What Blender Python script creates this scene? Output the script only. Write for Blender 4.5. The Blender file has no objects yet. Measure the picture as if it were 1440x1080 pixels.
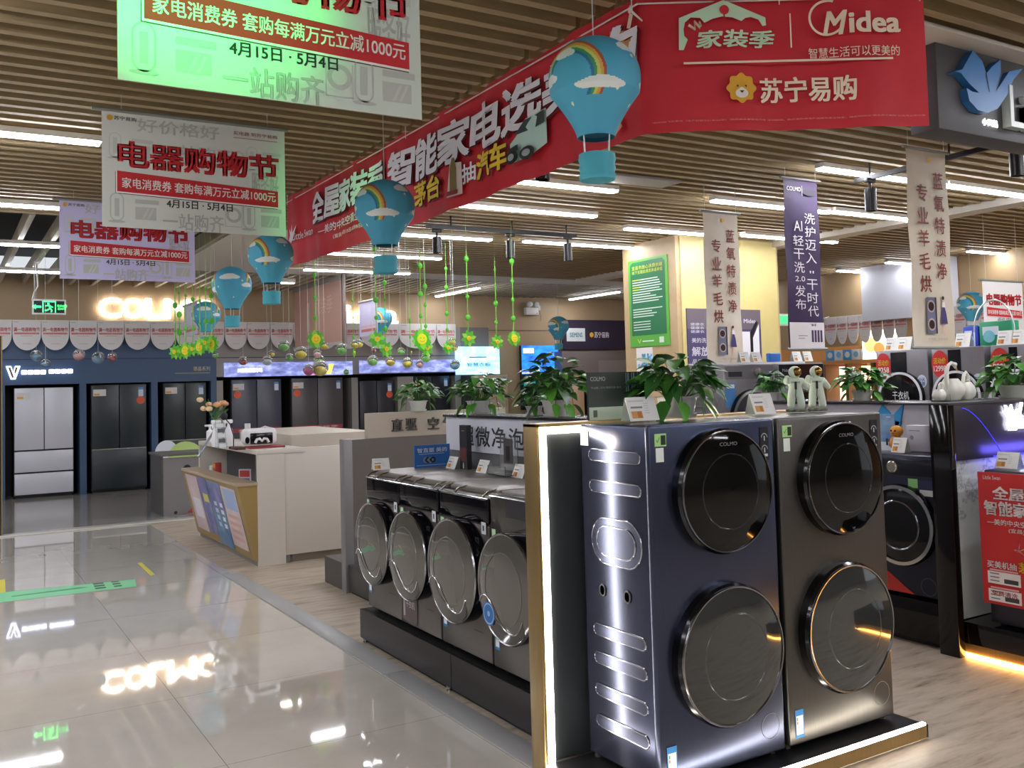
import bpy, bmesh, math, random
from mathutils import Vector, Matrix
random.seed(7)
S = bpy.context.scene
COL = S.collection
PI = math.pi

# ------------------------------------------------------------------ camera
F, YAW, PIT, ROL, CX, CY, H = 1325.67, .54449, .048279, -.027257, 720, 474.355, 1.5
fv = Vector((math.sin(YAW)*math.cos(PIT), math.cos(YAW)*math.cos(PIT), math.sin(PIT)))
r0 = Vector((math.cos(YAW), -math.sin(YAW), 0)); u0 = r0.cross(fv)
rv = r0*math.cos(ROL) + u0*math.sin(ROL); uv = u0*math.cos(ROL) - r0*math.sin(ROL)
cam = bpy.data.cameras.new('camera'); co = bpy.data.objects.new('camera', cam); COL.objects.link(co)
co.matrix_world = Matrix(((rv.x, uv.x, -fv.x, 0), (rv.y, uv.y, -fv.y, 0), (rv.z, uv.z, -fv.z, H), (0, 0, 0, 1)))
cam.sensor_width = 36; cam.lens = F*36/1440; cam.shift_y = -(540-CY)/1440; cam.clip_start = .05
S.camera = co
# ------------------------------------------------------------------ light and exposure
S.view_settings.view_transform = 'Standard'; S.view_settings.look = 'None'
S.view_settings.exposure = 1.42; S.view_settings.gamma = 1; S.view_settings.use_curve_mapping = False
w = bpy.data.worlds.new('world'); S.world = w; w.use_nodes = True
w.node_tree.nodes['Background'].inputs[0].default_value = (.9, .95, 1, 1)
w.node_tree.nodes['Background'].inputs[1].default_value = .30
TUBE = 20.0
def spot(name, loc, to, energy, color, size, blend=.6, rad=.05):
    l = bpy.data.lights.new(name, 'SPOT'); l.energy = energy; l.color = color; l.spot_size = size; l.spot_blend = blend
    l.shadow_soft_size = rad
    o = bpy.data.objects.new(name, l); COL.objects.link(o); o.location = loc
    o.rotation_euler = (Vector(to)-Vector(loc)).to_track_quat('-Z', 'Y').to_euler()
spot('green_spotlight', (-.9, 1.2, 3.05), (.63, 3.05, 2.82), 420, (.04, 1, .16), .36, 1)

# ------------------------------------------------------------------ pixel rays on real planes
def ray(x, y): return fv + rv*((x-CX)/F) - uv*((y-CY)/F)
O = Vector((0, 0, H))
def aY(x, y, Y): d = ray(x, y); return O + d*(Y/d.y)
def aX(x, y, X): d = ray(x, y); return O + d*(X/d.x)
def aZ(x, y, Z): d = ray(x, y); return O + d*((Z-H)/d.z)
def aD(x, y, D): return O + ray(x, y)*D
def snapD(x, y, D):
    # nudge the distance so that a thread straight above meets a ceiling batten
    d = ray(x, y); c = O+d*D
    if c.y > 13.1 or (c.y > 9.5 and c.x < 2.6):
        a, st = (3.15, .155) if c.x > 3.1 else (-8, .31)
        t = a+.025+st*round((c.x-a-.025)/st); return D*t/c.x if abs(c.x) > .6 else D
    t = -5.9+.025+.152*round((c.y+5.9-.025)/.152); return D*t/c.y

# ------------------------------------------------------------------ materials
def lin(h):
    c = [int(h[i:i+2], 16)/255 for i in (0, 2, 4)]
    return tuple(x/12.92 if x <= .04045 else ((x+.055)/1.055)**2.4 for x in c)
MC = {}
def mat(hexc, rough=.5, metal=0, emit=0, trans=0, coat=0, spec=.5, aniso=0, alpha=1):
    k = (hexc, rough, metal, emit, trans, coat, spec, aniso, alpha)
    if k in MC: return MC[k]
    m = bpy.data.materials.new('m_%s_%d' % (hexc, len(MC))); m.use_nodes = True
    b = m.node_tree.nodes['Principled BSDF']; c = lin(hexc)+(1,)
    b.inputs['Base Color'].default_value = c; b.inputs['Roughness'].default_value = rough
    b.inputs['Metallic'].default_value = metal; b.inputs['Transmission Weight'].default_value = trans
    b.inputs['Coat Weight'].default_value = coat; b.inputs['Specular IOR Level'].default_value = spec
    b.inputs['Anisotropic'].default_value = aniso; b.inputs['Alpha'].default_value = alpha
    if emit:
        b.inputs['Emission Color'].default_value = c; b.inputs['Emission Strength'].default_value = emit
    MC[k] = m
    return m
def nmat(name, fn, rough=.5, metal=0, spec=.5, coat=0):
    m = bpy.data.materials.new(name); m.use_nodes = True; nt = m.node_tree
    b = nt.nodes['Principled BSDF']; b.inputs['Roughness'].default_value = rough; b.inputs['Metallic'].default_value = metal
    b.inputs['Specular IOR Level'].default_value = spec; b.inputs['Coat Weight'].default_value = coat
    b.inputs['Coat Roughness'].default_value = .03
    fn(nt, b); return m
def N(nt, t, **kw):
    n = nt.nodes.new(t)
    for k, v in kw.items(): setattr(n, k, v)
    return n
def coords(nt, scale, rot=(0, 0, 0)):
    tc = N(nt, 'ShaderNodeTexCoord'); mp = N(nt, 'ShaderNodeMapping')
    mp.inputs['Scale'].default_value = scale; mp.inputs['Rotation'].default_value = rot
    nt.links.new(tc.outputs['Object'], mp.inputs['Vector']); return mp.outputs['Vector']
def ramp(nt, src, stops):
    r = N(nt, 'ShaderNodeValToRGB')
    while len(r.color_ramp.elements) < len(stops): r.color_ramp.elements.new(.5)
    for e, (p, h) in zip(r.color_ramp.elements, stops): e.position = p; e.color = lin(h)+(1,)
    nt.links.new(src, r.inputs['Fac']); return r.outputs['Color']
def noise(nt, vec, scale, detail=4, rough=.6):
    n = N(nt, 'ShaderNodeTexNoise'); n.inputs['Scale'].default_value = scale
    n.inputs['Detail'].default_value = detail; n.inputs['Roughness'].default_value = rough
    nt.links.new(vec, n.inputs['Vector']); return n.outputs['Fac']
def f_tile(nt, b):
    v = coords(nt, (1, 1, 1))
    br = N(nt, 'ShaderNodeTexBrick'); br.offset = 0
    for k, x in (('Scale', 1), ('Mortar Size', .0016), ('Brick Width', .98), ('Row Height', .98), ('Mortar Smooth', .2), ('Bias', 0)):
        br.inputs[k].default_value = x
    br.inputs['Mortar'].default_value = lin('8a857d')+(1,)
    c = ramp(nt, noise(nt, v, 3.5), [(.3, 'cbc4b8'), (.7, 'd4cdc2')])
    nt.links.new(v, br.inputs['Vector']); nt.links.new(c, br.inputs['Color1']); nt.links.new(c, br.inputs['Color2'])
    nt.links.new(br.outputs['Color'], b.inputs['Base Color'])
def f_wood(nt, b):
    n1 = noise(nt, coords(nt, (1.1, 7, 1)), 2.3, 6, .7)
    c1 = ramp(nt, n1, [(.32, '6f6255'), (.41, '9c8d7b'), (.5, 'ab9d8b'), (.7, 'b9ac9a')])
    nt.links.new(c1, b.inputs['Base Color'])
def f_slat(nt, b):
    c = ramp(nt, noise(nt, coords(nt, (1.5, 30, 30)), 2, 3), [(.3, '95825f'), (.7, 'a5916c')])
    nt.links.new(c, b.inputs['Base Color'])
def f_marble(nt, b):
    v = coords(nt, (1, 1, 1)); n = noise(nt, v, 2.2, 9, .62)
    c = ramp(nt, n, [(.46, 'cfd3cc'), (.495, 'c2c6c0'), (.503, '8d928d'), (.512, 'c4c8c2'), (.56, 'd2d6cf')])
    nt.links.new(c, b.inputs['Base Color'])
def f_brush(h1, h2):
    def f(nt, b):
        c = ramp(nt, noise(nt, coords(nt, (60, 60, 1.2)), 6, 3), [(.3, h1), (.7, h2)])
        nt.links.new(c, b.inputs['Base Color'])
    return f
def f_gold(nt, b):
    c = ramp(nt, noise(nt, coords(nt, (40, 40, 1)), 5, 3), [(.3, '9a8256'), (.7, 'a98f60')])
    nt.links.new(c, b.inputs['Base Color'])
def f_stone(nt, b):
    c = ramp(nt, noise(nt, coords(nt, (1, 1, 1)), 60, 4), [(.35, '55574a'), (.65, '8e917c')])
    nt.links.new(c, b.inputs['Base Color'])
def f_leaf(h1, h2):
    def f(nt, b):
        c = ramp(nt, noise(nt, coords(nt, (1, 1, 1)), 9, 2), [(.35, h1), (.65, h2)])
        nt.links.new(c, b.inputs['Base Color'])
        b.inputs['Subsurface Weight'].default_value = 0
    return f
def f_cloth(h1, h2):
    def f(nt, b):
        c = ramp(nt, noise(nt, coords(nt, (1, 1, 1)), 4, 3), [(.35, h1), (.65, h2)])
        nt.links.new(c, b.inputs['Base Color'])
    return f
def f_sky(h1, h2, h3):
    def f(nt, b):
        c = ramp(nt, noise(nt, coords(nt, (1.2, 1, 3)), 3, 4), [(.3, h1), (.5, h2), (.7, h3)])
        nt.links.new(c, b.inputs['Base Color']); nt.links.new(c, b.inputs['Emission Color'])
        b.inputs['Emission Strength'].default_value = .9
    return f
TILE = nmat('floor_tile', f_tile, .035, 0, .75, .7)
WOODF = nmat('wood_vinyl', f_wood, .42)
GREYF = nmat('grey_floor', f_cloth('8f8a84', '98938c'), .12, 0, .6)
SLAT = nmat('slat_wood', f_slat, .55)
SLATD = nmat('slat_wood_pale', f_cloth('a39881', 'b1a68d'), .5)
MARB = nmat('marble', f_marble, .25)
TOWL = nmat('steel_blue', f_brush('454b60', '4d536a'), .24, .85)
TOWR = nmat('steel_warm', f_brush('5a5855', '63605c'), .32, .85)
STEEL = nmat('steel_row', f_brush('6a645f', '746e68'), .34, .75)
STEELG = nmat('steel_grey', f_brush('7d7c80', '88878b'), .35, .7)
GOLD = nmat('gold_metal', f_gold, .32, .75)
STONE = nmat('stone', f_stone, .9)
LEAF = [nmat('leaf_dark', f_leaf('234f22', '35682b'), .35), nmat('leaf_mid', f_leaf('38702a', '528c36'), .35), nmat('leaf_light', f_leaf('4a8a2c', '66a53c'), .35)]
RED = nmat('banner_red', f_cloth('c3202f', 'cc2634'), .6)
BLACK = mat('0a0a0b', .12); BLK = mat('141414', .45); WHITE = mat('e9e7e2', .5); GLOSS = mat('0c0c12', .07, 0, 0, 0, 0, .4)
GLASSD = mat('15171a', .04, 0, 0, 0, 1, .6); CHROME = mat('d8d8d8', .12, 1); BOWL = mat('4a4d4b', .16, .55); GREYD = mat('3b3b3e', .5)
RUB = mat('1a1a1a', .6); PAPER = mat('e4e4de', .6); INK = mat('33363a', .6); ORNG = mat('d79a4a', .6); DKGRN = mat('2b3a34', .7)
LED = mat('fff4e4', .5, 0, 11); LEDW = mat('ffb45a', .5, 0, 9); DIFF = mat('f6f7ff', .5, 0, TUBE); CLEAR = mat('f4f8f6', .03, 0, 0, .92)
PALE = mat('c8c8c8', .6); GREEN_W = mat('9dd9a2', .6)

# ------------------------------------------------------------------ mesh builder
TXT = {}
def glyphs(s, bold, ext):
    k = (s, bold, ext)
    if k in TXT: return TXT[k]
    c = bpy.data.curves.new('t', 'FONT'); c.body = s; c.size = 1; c.offset = bold; c.extrude = ext; c.resolution_u = 3
    o = bpy.data.objects.new('t', c); COL.objects.link(o)
    me = bpy.data.meshes.new_from_object(o.evaluated_get(bpy.context.evaluated_depsgraph_get()))
    vs = [tuple(v.co) for v in me.vertices]; fs = [tuple(p.vertices) for p in me.polygons]
    bpy.data.objects.remove(o); bpy.data.curves.remove(c); bpy.data.meshes.remove(me)
    if not vs: vs = [(0, 0, 0), (1, 0, 0), (1, 1, 0)]; fs = []
    xs = [v[0] for v in vs]; ys = [v[1] for v in vs]
    TXT[k] = (vs, fs, min(xs), min(ys), max(xs), max(ys)); return TXT[k]
class MB:
    def __init__(s): s.v = []; s.f = []; s.mi = []; s.ms = []; s.warp = None; s.T = None
    def _m(s, m):
        if m not in s.ms: s.ms.append(m)
        return s.ms.index(m)
    def raw(s, vs, fs, m):
        b = len(s.v); i = s._m(m)
        if s.T is not None: vs = [s.T @ Vector(v) for v in vs]
        s.v += [tuple(v) for v in vs]
        for f in fs: s.f.append(tuple(b+k for k in f)); s.mi.append(i)
        return s
    def box(s, x0, y0, z0, x1, y1, z1, m, bev=0, seg=2):
        x0, x1 = sorted((x0, x1)); y0, y1 = sorted((y0, y1)); z0, z1 = sorted((z0, z1))
        if bev:
            bm = bmesh.new(); bmesh.ops.create_cube(bm, size=1)
            for v in bm.verts: v.co = ((x0+x1)/2+v.co.x*(x1-x0), (y0+y1)/2+v.co.y*(y1-y0), (z0+z1)/2+v.co.z*(z1-z0))
            bmesh.ops.bevel(bm, geom=list(bm.edges), offset=min(bev, .49*min(x1-x0, y1-y0, z1-z0)), segments=seg, affect='EDGES', profile=.5)
            bm.verts.index_update()
            s.raw([tuple(v.co) for v in bm.verts], [tuple(v.index for v in f.verts) for f in bm.faces], m); bm.free(); return s
        vs = [(x0, y0, z0), (x1, y0, z0), (x1, y1, z0), (x0, y1, z0), (x0, y0, z1), (x1, y0, z1), (x1, y1, z1), (x0, y1, z1)]
        return s.raw(vs, [(3, 2, 1, 0), (4, 5, 6, 7), (0, 1, 5, 4), (1, 2, 6, 5), (2, 3, 7, 6), (3, 0, 4, 7)], m)
    def rect(s, x0, z0, x1, z1, m, y=-.001):
        return s.raw([(x0, y, z0), (x1, y, z0), (x1, y, z1), (x0, y, z1)], [(0, 1, 2, 3)], m)
    def pol(s, pts, m, y=-.001):
        a = sum(p[0]*q[1]-q[0]*p[1] for p, q in zip(pts, pts[1:]+pts[:1]))
        if a < 0: pts = pts[::-1]
        return s.raw([(p[0], y, p[1]) for p in pts], [tuple(range(len(pts)))], m)
    def prism(s, pts, y0, y1, m):
        a = sum(p[0]*q[1]-q[0]*p[1] for p, q in zip(pts, pts[1:]+pts[:1]))
        if a < 0: pts = pts[::-1]
        n = len(pts); vs = [(p[0], y0, p[1]) for p in pts]+[(p[0], y1, p[1]) for p in pts]
        return s.raw(vs, [tuple(range(n)), tuple(range(2*n-1, n-1, -1))]+[(i, i+n, (i+1) % n+n, (i+1) % n) for i in range(n)], m)
    def disc(s, cx, cz, r, m, y=-.001, n=24, rz=None, a0=0, a1=2*PI):
        rz = rz or r
        return s.pol([(cx+r*math.cos(a0+(a1-a0)*i/n), cz+rz*math.sin(a0+(a1-a0)*i/n)) for i in range(n if a1-a0 > 6.28 else n+1)], m, y)
    def ring(s, cx, cz, ra, rb, m, y=-.001, n=32, a0=0, a1=2*PI):
        vs = []; fs = []
        for i in range(n+1):
            a = a0+(a1-a0)*i/n
            vs += [(cx+ra*math.cos(a), y, cz+ra*math.sin(a)), (cx+rb*math.cos(a), y, cz+rb*math.sin(a))]
        for i in range(n): fs.append((2*i, 2*i+1, 2*i+3, 2*i+2))
        return s.raw(vs, fs, m)
    def tube(s, path, r, m, n=8, closed=False, cap=True):
        P = [Vector(p) for p in path]; L = len(P); vs = []; fs = []; rs = r if isinstance(r, (list, tuple)) else [r]*L
        up = None
        for i, p in enumerate(P):
            if closed: t = P[(i+1) % L]-P[i-1]
            else: t = P[min(i+1, L-1)]-P[max(i-1, 0)]
            t.normalize()
            if up is None: up = Vector((0, 0, 1)) if abs(t.z) < .9 else Vector((1, 0, 0))
            a = t.cross(up); a.normalize(); up = a.cross(t); up.normalize()
            for k in range(n):
                q = 2*PI*k/n; vs.append(p+(a*math.cos(q)+up*math.sin(q))*rs[i])
        for i in range(L if closed else L-1):
            j = (i+1) % L
            for k in range(n): fs.append((i*n+k, i*n+(k+1) % n, j*n+(k+1) % n, j*n+k))
        if cap and not closed: fs += [tuple(range(n-1, -1, -1)), tuple(range((L-1)*n, L*n))]
        return s.raw(vs, fs, m)
    def lathe(s, prof, m, c=(0, 0, 0), axis='Z', n=32, mf=None, rib=None):
        vs = []; fs = []; ml = []
        for r, h in prof:
            for k in range(n):
                a = 2*PI*k/n; rr = r*(1+(rib(a) if rib else 0)); x, y = rr*math.cos(a), rr*math.sin(a)
                vs.append((c[0]+x, c[1]+y, c[2]+h) if axis == 'Z' else ((c[0]+x, c[1]-h, c[2]+y) if axis == 'Y' else (c[0]+h, c[1]+x, c[2]+y)))
        for i in range(len(prof)-1):
            for k in range(n):
                f = (i*n+k, i*n+(k+1) % n, (i+1)*n+(k+1) % n, (i+1)*n+k); fs.append(f)
                if mf: ml.append(mf(2*PI*(k+.5)/n, (prof[i][1]+prof[i+1][1])/2))
        if not mf: return s.raw(vs, fs, m)
        b = len(s.v); s.raw(vs, [], m)
        for f, mm in zip(fs, ml): s.f.append(tuple(b+q for q in f)); s.mi.append(s._m(mm or m))
        return s
    def cyl(s, c, r, h, m, axis='Z', n=24):
        return s.lathe([(0.0001, 0), (r, 0), (r, h), (.0001, h)], m, c, axis, n)
    def sph(s, c, r, m, sc=(1, 1, 1), n=12):
        vs = []; fs = []
        for i in range(n+1):
            t = PI*i/n
            for k in range(2*n):
                a = PI*k/n; vs.append((c[0]+r*sc[0]*math.sin(t)*math.cos(a), c[1]+r*sc[1]*math.sin(t)*math.sin(a), c[2]+r*sc[2]*math.cos(t)))
        for i in range(n):
            for k in range(2*n): fs.append((i*2*n+k, (i+1)*2*n+k, (i+1)*2*n+(k+1) % (2*n), i*2*n+(k+1) % (2*n)))
        return s.raw(vs, fs, m)
    def text(s, t, x0, z0, x1, z1, m, y=-.002, bold=.0, shear=0, keep=False, ext=0, slope=0):
        vs, fs, a, b, c, d = glyphs(t, 0, ext)
        x0, x1 = sorted((x0, x1)); z0, z1 = sorted((z0, z1))
        sx = (x1-x0)/max(1e-6, c-a); sz = (z1-z0)/max(1e-6, d-b)
        if keep:
            k = min(sx, sz); x0 = (x0+x1)/2-k*(c-a)/2; z0 = (z0+z1)/2-k*(d-b)/2; sx = sz = k
        out = []
        for v in vs:
            Z = (v[1]-b)*sz; X = (v[0]-a)*sx
            out.append((x0+X+shear*Z, y-v[2]*max(sx, sz), z0+Z+slope*X))
        if bold:
            B = bold*min(sx, sz)*(.8 if len(t) else 1)
            for dx, dz in ((-B, -B*.7), (B, -B*.7), (-B, B*.7), (B, B*.7)): s.raw([(q[0]+dx, q[1]+.00005, q[2]+dz) for q in out], fs, m)
        return s.raw(out, fs, m)
    def vtext(s, t, x0, x1, z1, step, m, h=None, bold=0, y=-.002):
        h = h or step*.86
        for i, ch in enumerate(t):
            zz = z1-i*step
            if ch in '“”"': s.text('"', x0+(x1-x0)*.3, zz-h*.7, x1-(x1-x0)*.3, zz-h*.45, m, y)
            elif len(ch) and ord(ch) < 128: s.text(ch, x0+(x1-x0)*.3, zz-h, x1-(x1-x0)*.3, zz-h*.1, m, y, bold)
            else: s.text(ch, x0, zz-h, x1, zz, m, y, bold)
        return s
    def build(s, name, parent=None, sharp=38):
        me = bpy.data.meshes.new(name)
        vs = [s.warp(v) for v in s.v] if s.warp else s.v
        me.from_pydata(vs, [], s.f)
        for m in s.ms: me.materials.append(m)
        me.polygons.foreach_set('material_index', s.mi); me.update()
        me.shade_smooth(); me.set_sharp_from_angle(angle=math.radians(sharp))
        o = bpy.data.objects.new(name, me); COL.objects.link(o)
        if parent: o.parent = parent
        return o
def thing(name, label, cat, loc=(0, 0, 0), rz=0, group=None):
    o = bpy.data.objects.new(name, None); COL.objects.link(o); o.location = loc; o.rotation_euler = (0, 0, rz)
    o.empty_display_size = .1
    return tag(o, label, cat, group)
def tag(o, label, cat, group=None):
    o['label'] = label; o['category'] = cat
    if group: o['group'] = group
    return o
def struct(o, label=None):
    o['kind'] = 'structure'
    if label: o['label'] = label
    return o
def dup(root, loc, rz=0, label=None, group=None):
    r = root.copy(); COL.objects.link(r); r.location = loc; r.rotation_euler = (0, 0, rz)
    if label: r['label'] = label
    if group: r['group'] = group
    for ch in list(root.children):
        c = ch.copy(); COL.objects.link(c); c.parent = r
        for g in list(ch.children):
            d = g.copy(); COL.objects.link(d); d.parent = c
    return r
ORD = ['leftmost', 'second', 'third', 'fourth', 'fifth', 'sixth', 'seventh', 'eighth', 'ninth', 'tenth', 'eleventh', 'twelfth', 'thirteenth', 'fourteenth', 'fifteenth', 'sixteenth', 'seventeenth', 'eighteenth', 'nineteenth', 'twentieth', 'twenty-first', 'twenty-second', 'twenty-third', 'twenty-fourth', 'twenty-fifth', 'twenty-sixth', 'twenty-seventh', 'twenty-eighth', 'twenty-ninth', 'thirtieth', 'thirty-first', 'thirty-second']
def nth(i): return ORD[0] if i == 0 else ORD[i]+' from left'
ZC = 3.15
def tie(m, x, y, z, wx_, wy_, rz=0, mm=None):
    # the knot that holds a thread to the ceiling battens
    L, a = (.17, 0) if (wy_ > 9.5 and wx_ < 3.1) or wy_ > 13.1 else (.09, PI/2)
    d = Vector((math.cos(a-rz), math.sin(a-rz), 0))*L
    m.tube([(x-d.x, y-d.y, z), (x+d.x, y+d.y, z)], .003, mm or mat('b8b4aa', .5), 5)

# ================================================================== SETTING
m = MB(); m.box(-9, -6, -.1, 2.03, 11.65, 0, TILE); struct(m.build('floor'))
m = MB(); m.box(2.03, -6, -.1, 16, 11.65, 0, WOODF); struct(m.build('floor_showroom'))
m = MB(); m.box(-9, 11.65, -.1, 16, 17, .004, GREYF); struct(m.build('floor_back'))
m = MB(); TR = mat('a2a2a1', .35)
for a, b in ((-6, 1.1), (1.11, 4.62), (4.63, 7.9)): m.box(1.965, a, 0, 2.095, b, .006, TR, .002)
struct(m.build('trim_1'))
m = MB(); m.box(-9, 11.5, 0, 2.75, 11.72, .012, mat('c4c0b8', .2), .004); struct(m.build('trim_2'))
# ceiling: wooden slats, open baffles and plaster strips under a dark void
m = MB(); m.box(-9, -6, 3.75, 16, 17, 3.85, mat('1c1a18', .9)); struct(m.build('ceiling'))
def slats(x0, x1, y0, y1, step, wd, ht, mm, along='X'):
    m = MB(); k = 0
    a, b = (y0, y1) if along == 'X' else (x0, x1)
    while a+k*step < b:
        p = a+k*step
        if along == 'X': m.box(x0, p, ZC, x1, p+wd, ZC+ht, mm)
        else: m.box(p, y0, ZC, p+wd, y1, ZC+ht, mm)
        k += 1
    return m
struct(slats(-8, 2.53, -5.9, 9.5, .152, .05, .13, SLAT).build('ceiling_slats'))
struct(slats(2.56, 16, -5.9, 12.5, .152, .05, .13, SLAT).build('ceiling_slats'))
struct(slats(-8, 3.1, 9.55, 15.5, .31, .05, .15, SLATD, 'Y').build('ceiling_baffles'))
struct(slats(3.15, 16, 13.1, 15.5, .155, .05, .13, SLATD, 'Y').build('ceiling_baffles'))
PL = mat('c9c3b8', .7)
m = MB(); m.box(2.5, -5.9, ZC+.12, 3.0, 9.5, ZC+.2, PL); m.box(2.6, 9.5, ZC-.01, 3.9, 13.1, ZC+.2, PL)
m.box(3.9, 12.5, ZC-.01, 16, 13.1, ZC+.2, PL); m.box(3.4, 2.72, ZC-.012, 9, 3.36, ZC+.01, PL); m.box(8.8, 3.5, ZC-.06, 9.05, 12.5, ZC+.02, PL)
m.box(4.6, 5.95, ZC-.012, 5.3, 6.2, ZC+.01, mat('a8a49c', .7))
struct(m.build('ceiling_plaster'))

YW = 15.5
def wx(px, py=610): return aY(px, py, YW).x
BLUE = mat('38506f', .5); GREYW = mat('8a8580', .5); BROWN = mat('a48d6d', .6); NICHE = mat('15161a', .5)
m = MB()
m.box(-9, YW, 2.55, 16, YW+.1, 3.3, BROWN)
m.box(-9, YW+.7, 0, 16, YW+.8, 3.3, NICHE)
struct(m.build('wall_back'))
zt = 1.665
def piers(name, xs, mm, ztop, top0):
    m = MB()
    for a, b in xs: m.box(a, YW-.02, 0, b, YW+.7, ztop, mm)
    m.box(xs[0][0], YW-.02, top0, xs[-1][1], YW+.7, 2.56, mm)
    m.box(xs[0][0], YW-.026, 2.03, xs[-1][1], YW-.02, 2.04, mat('20283a', .6))
    return struct(m.build(name))
XB = [(.70, wx(7)), (wx(112), wx(121.5)), (wx(213), wx(222)), (wx(297), wx(305))]
piers('wall_back_blue', XB, BLUE, zt, zt)
XG = [(wx(305), wx(314)), (wx(495), wx(504)), (wx(560), wx(582)), (wx(641), wx(650))]
piers('wall_back_grey', XG, GREYW, zt, zt+.06)
m = MB(); m.box(-9, YW, 0, .70, YW+.1, 2.6, mat('6a6258', .6)); m.box(wx(650), YW-.02, 0, wx(690), YW+.3, 2.56, mat('6e6963', .6)); struct(m.build('wall_back_left'))
m = MB(); m.box(wx(690), YW-.02, 0, 16, YW+.12, 2.6, BROWN); m.box(wx(690), YW-.03, 2.5, wx(880), YW-.02, 2.515, mat('6f5f49', .6)); struct(m.build('wall_back_brown'))
# right hand far wall with timber shelving bay
XR = 12.6
m = MB(); m.box(XR, -2, 1.95, XR+.1, 15.5, 3.3, mat('a38a66', .6)); m.box(XR+.6, -2, 0, XR+.7, 15.5, 2.2, mat('cf9a5c', .6)); struct(m.build('wall_right'))
m = MB(); m.box(-9.1, -6, 0, -9, 17, 3.8, mat('b8b2a8', .7)); struct(m.build('wall_left'))
m = MB(); m.box(-9, -6.1, 0, 16, -6, 3.8, mat('7d7368', .7)); struct(m.build('wall_front'))  # unseen wall behind the camera, added for what the door glass reflects
# pillar with yellow front and beige flank
m = MB(); m.box(7.24, 8.27, 0, 8.9, 9.25, ZC+.1, nmat('column_beige', f_cloth('b29a72', 'b9a27b'), .5))
m.box(7.30, 8.255, 0, 8.86, 8.27, ZC, nmat('column_yellow', f_cloth('cdbd7c', 'd2c285'), .45)); struct(m.build('pillar'))
m = MB(); m.box(.22, 11.6, 0, .545, 11.95, 2.16, mat('17120e', .25)); m.box(.545, 11.62, 0, .56, 11.70, 2.16, GOLD); struct(m.build('pillar_dark'))

# ================================================================== CEILING LIGHTS
def tube_proto(L):
    t = thing('ceiling_light', 'x', 'ceiling light')
    m = MB(); m.box(-L/2, -.045, .012, L/2, .045, .05, mat('d5d2cc', .5)); m.build('frame', t)
    m = MB(); m.box(-L/2+.01, -.038, -.004, L/2-.01, .038, .012, DIFF); m.build('diffuser', t)
    return t
LT = [(6.62, 4.96, 'nearest row right of the red banner, left of the two'), (8.2, 4.95, 'nearest row right of the red banner, cut by the frame edge'),
 (6.76, 6.3, 'behind the top of the purple banner'), (8.3, 6.25, 'between the purple banner and the tall white banner on the right'),
 (4.13, 6.33, 'just under the car picture on the red banner'), (4.69, 7.39, 'second below the red banner, above the black spotlight track'),
 (6.98, 7.86, 'beside the top of the beige pillar, over the nearer white banner'), (8.55, 7.72, 'crossing behind the middle of the purple banner'),
 (4.48, 9.08, 'behind the left end of the black spotlight track'), (6.43, 9.02, 'behind the right end of the black spotlight track'),
 (4.96, 12.27, 'farthest over the red banner end, beside the pink hanging sign'), (4.66, 10.68, 'beside the basket of the second largest balloon'),
 (12.7, 9.85, 'far right between purple and white banners, longest of the small ones'), (12.55, 8.85, 'far right behind the tall white banner'),
 (12.6, 7.6, 'at the right frame edge above the far sale sign'), (15.0, 12.9, 'far right just above the far brown wall'),
 (13.3, 10.95, 'far right peeping out from behind the purple banner'), (12.9, 12.2, 'far right beside the yellow pillar face'),
 (.09, 6.45, 'at the left edge left of the white sale sign'), (.09, 8.86, 'at the left edge above the lilac sale sign corner'),
 (.31, 11.18, 'at the left edge in dark baffles beside the lilac sign'), (.55, 13.55, 'lowest at the left edge in the dark baffles')]
pro = tube_proto(1.56); g = 'linear ceiling lights'
for i, (x, y, s) in enumerate(LT):
    o = pro if i == 0 else dup(pro, (0, 0, 0)); o.location = (x, y, ZC-.055); o['group'] = g; o['label'] = 'white linear ceiling light '+s
for x, y, a, s in ((7.68, 14.5, PI/2, 'running towards the far wall above the light blue screen'), (10.55, 14.4, PI/2, 'running towards the far wall left of the beige pillar')):
    o = dup(pro, (x, y, ZC-.055), a, 'white linear ceiling light '+s, g)
hid = [(-1.6, 6.45), (-3.4, 6.45), (-1.6, 8.86), (-3.4, 8.86), (-1.5, 11.2), (9.95, 4.95)]
for x in (-4.5, -2.6, -.7, 1.2, 4.2, 6.0, 7.8):
    for y in (-3.6, -1.6, .4, 2.2):
        if (x, y) not in ((4.2, 2.2), (-.7, 2.2), (1.2, 2.2), (1.2, .4)): hid.append((x, y))
for x, y in ((-2.6, 4.2), (-.7, 4.2), (4.2, 3.75), (7.8, 3.75)): hid.append((x, y))
for i, (x, y) in enumerate(hid):
    dup(pro, (x, y, ZC-.055), 0, 'white linear ceiling light out of the picture, in the rows over the shop floor', g)
# small flush downlight by the third balloon
t = thing('flood_lamp', 'bright white twin lamp under the baffles behind the third balloon', 'lamp', aZ(400, 396, 3.1))
m = MB(); m.box(-.16, -.05, -.02, .16, .05, .05, mat('d8d4cc', .5), .01); m.build('housing', t)
m = MB(); m.box(-.14, -.045, -.026, .14, .045, -.02, LED); m.build('lens', t)

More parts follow.
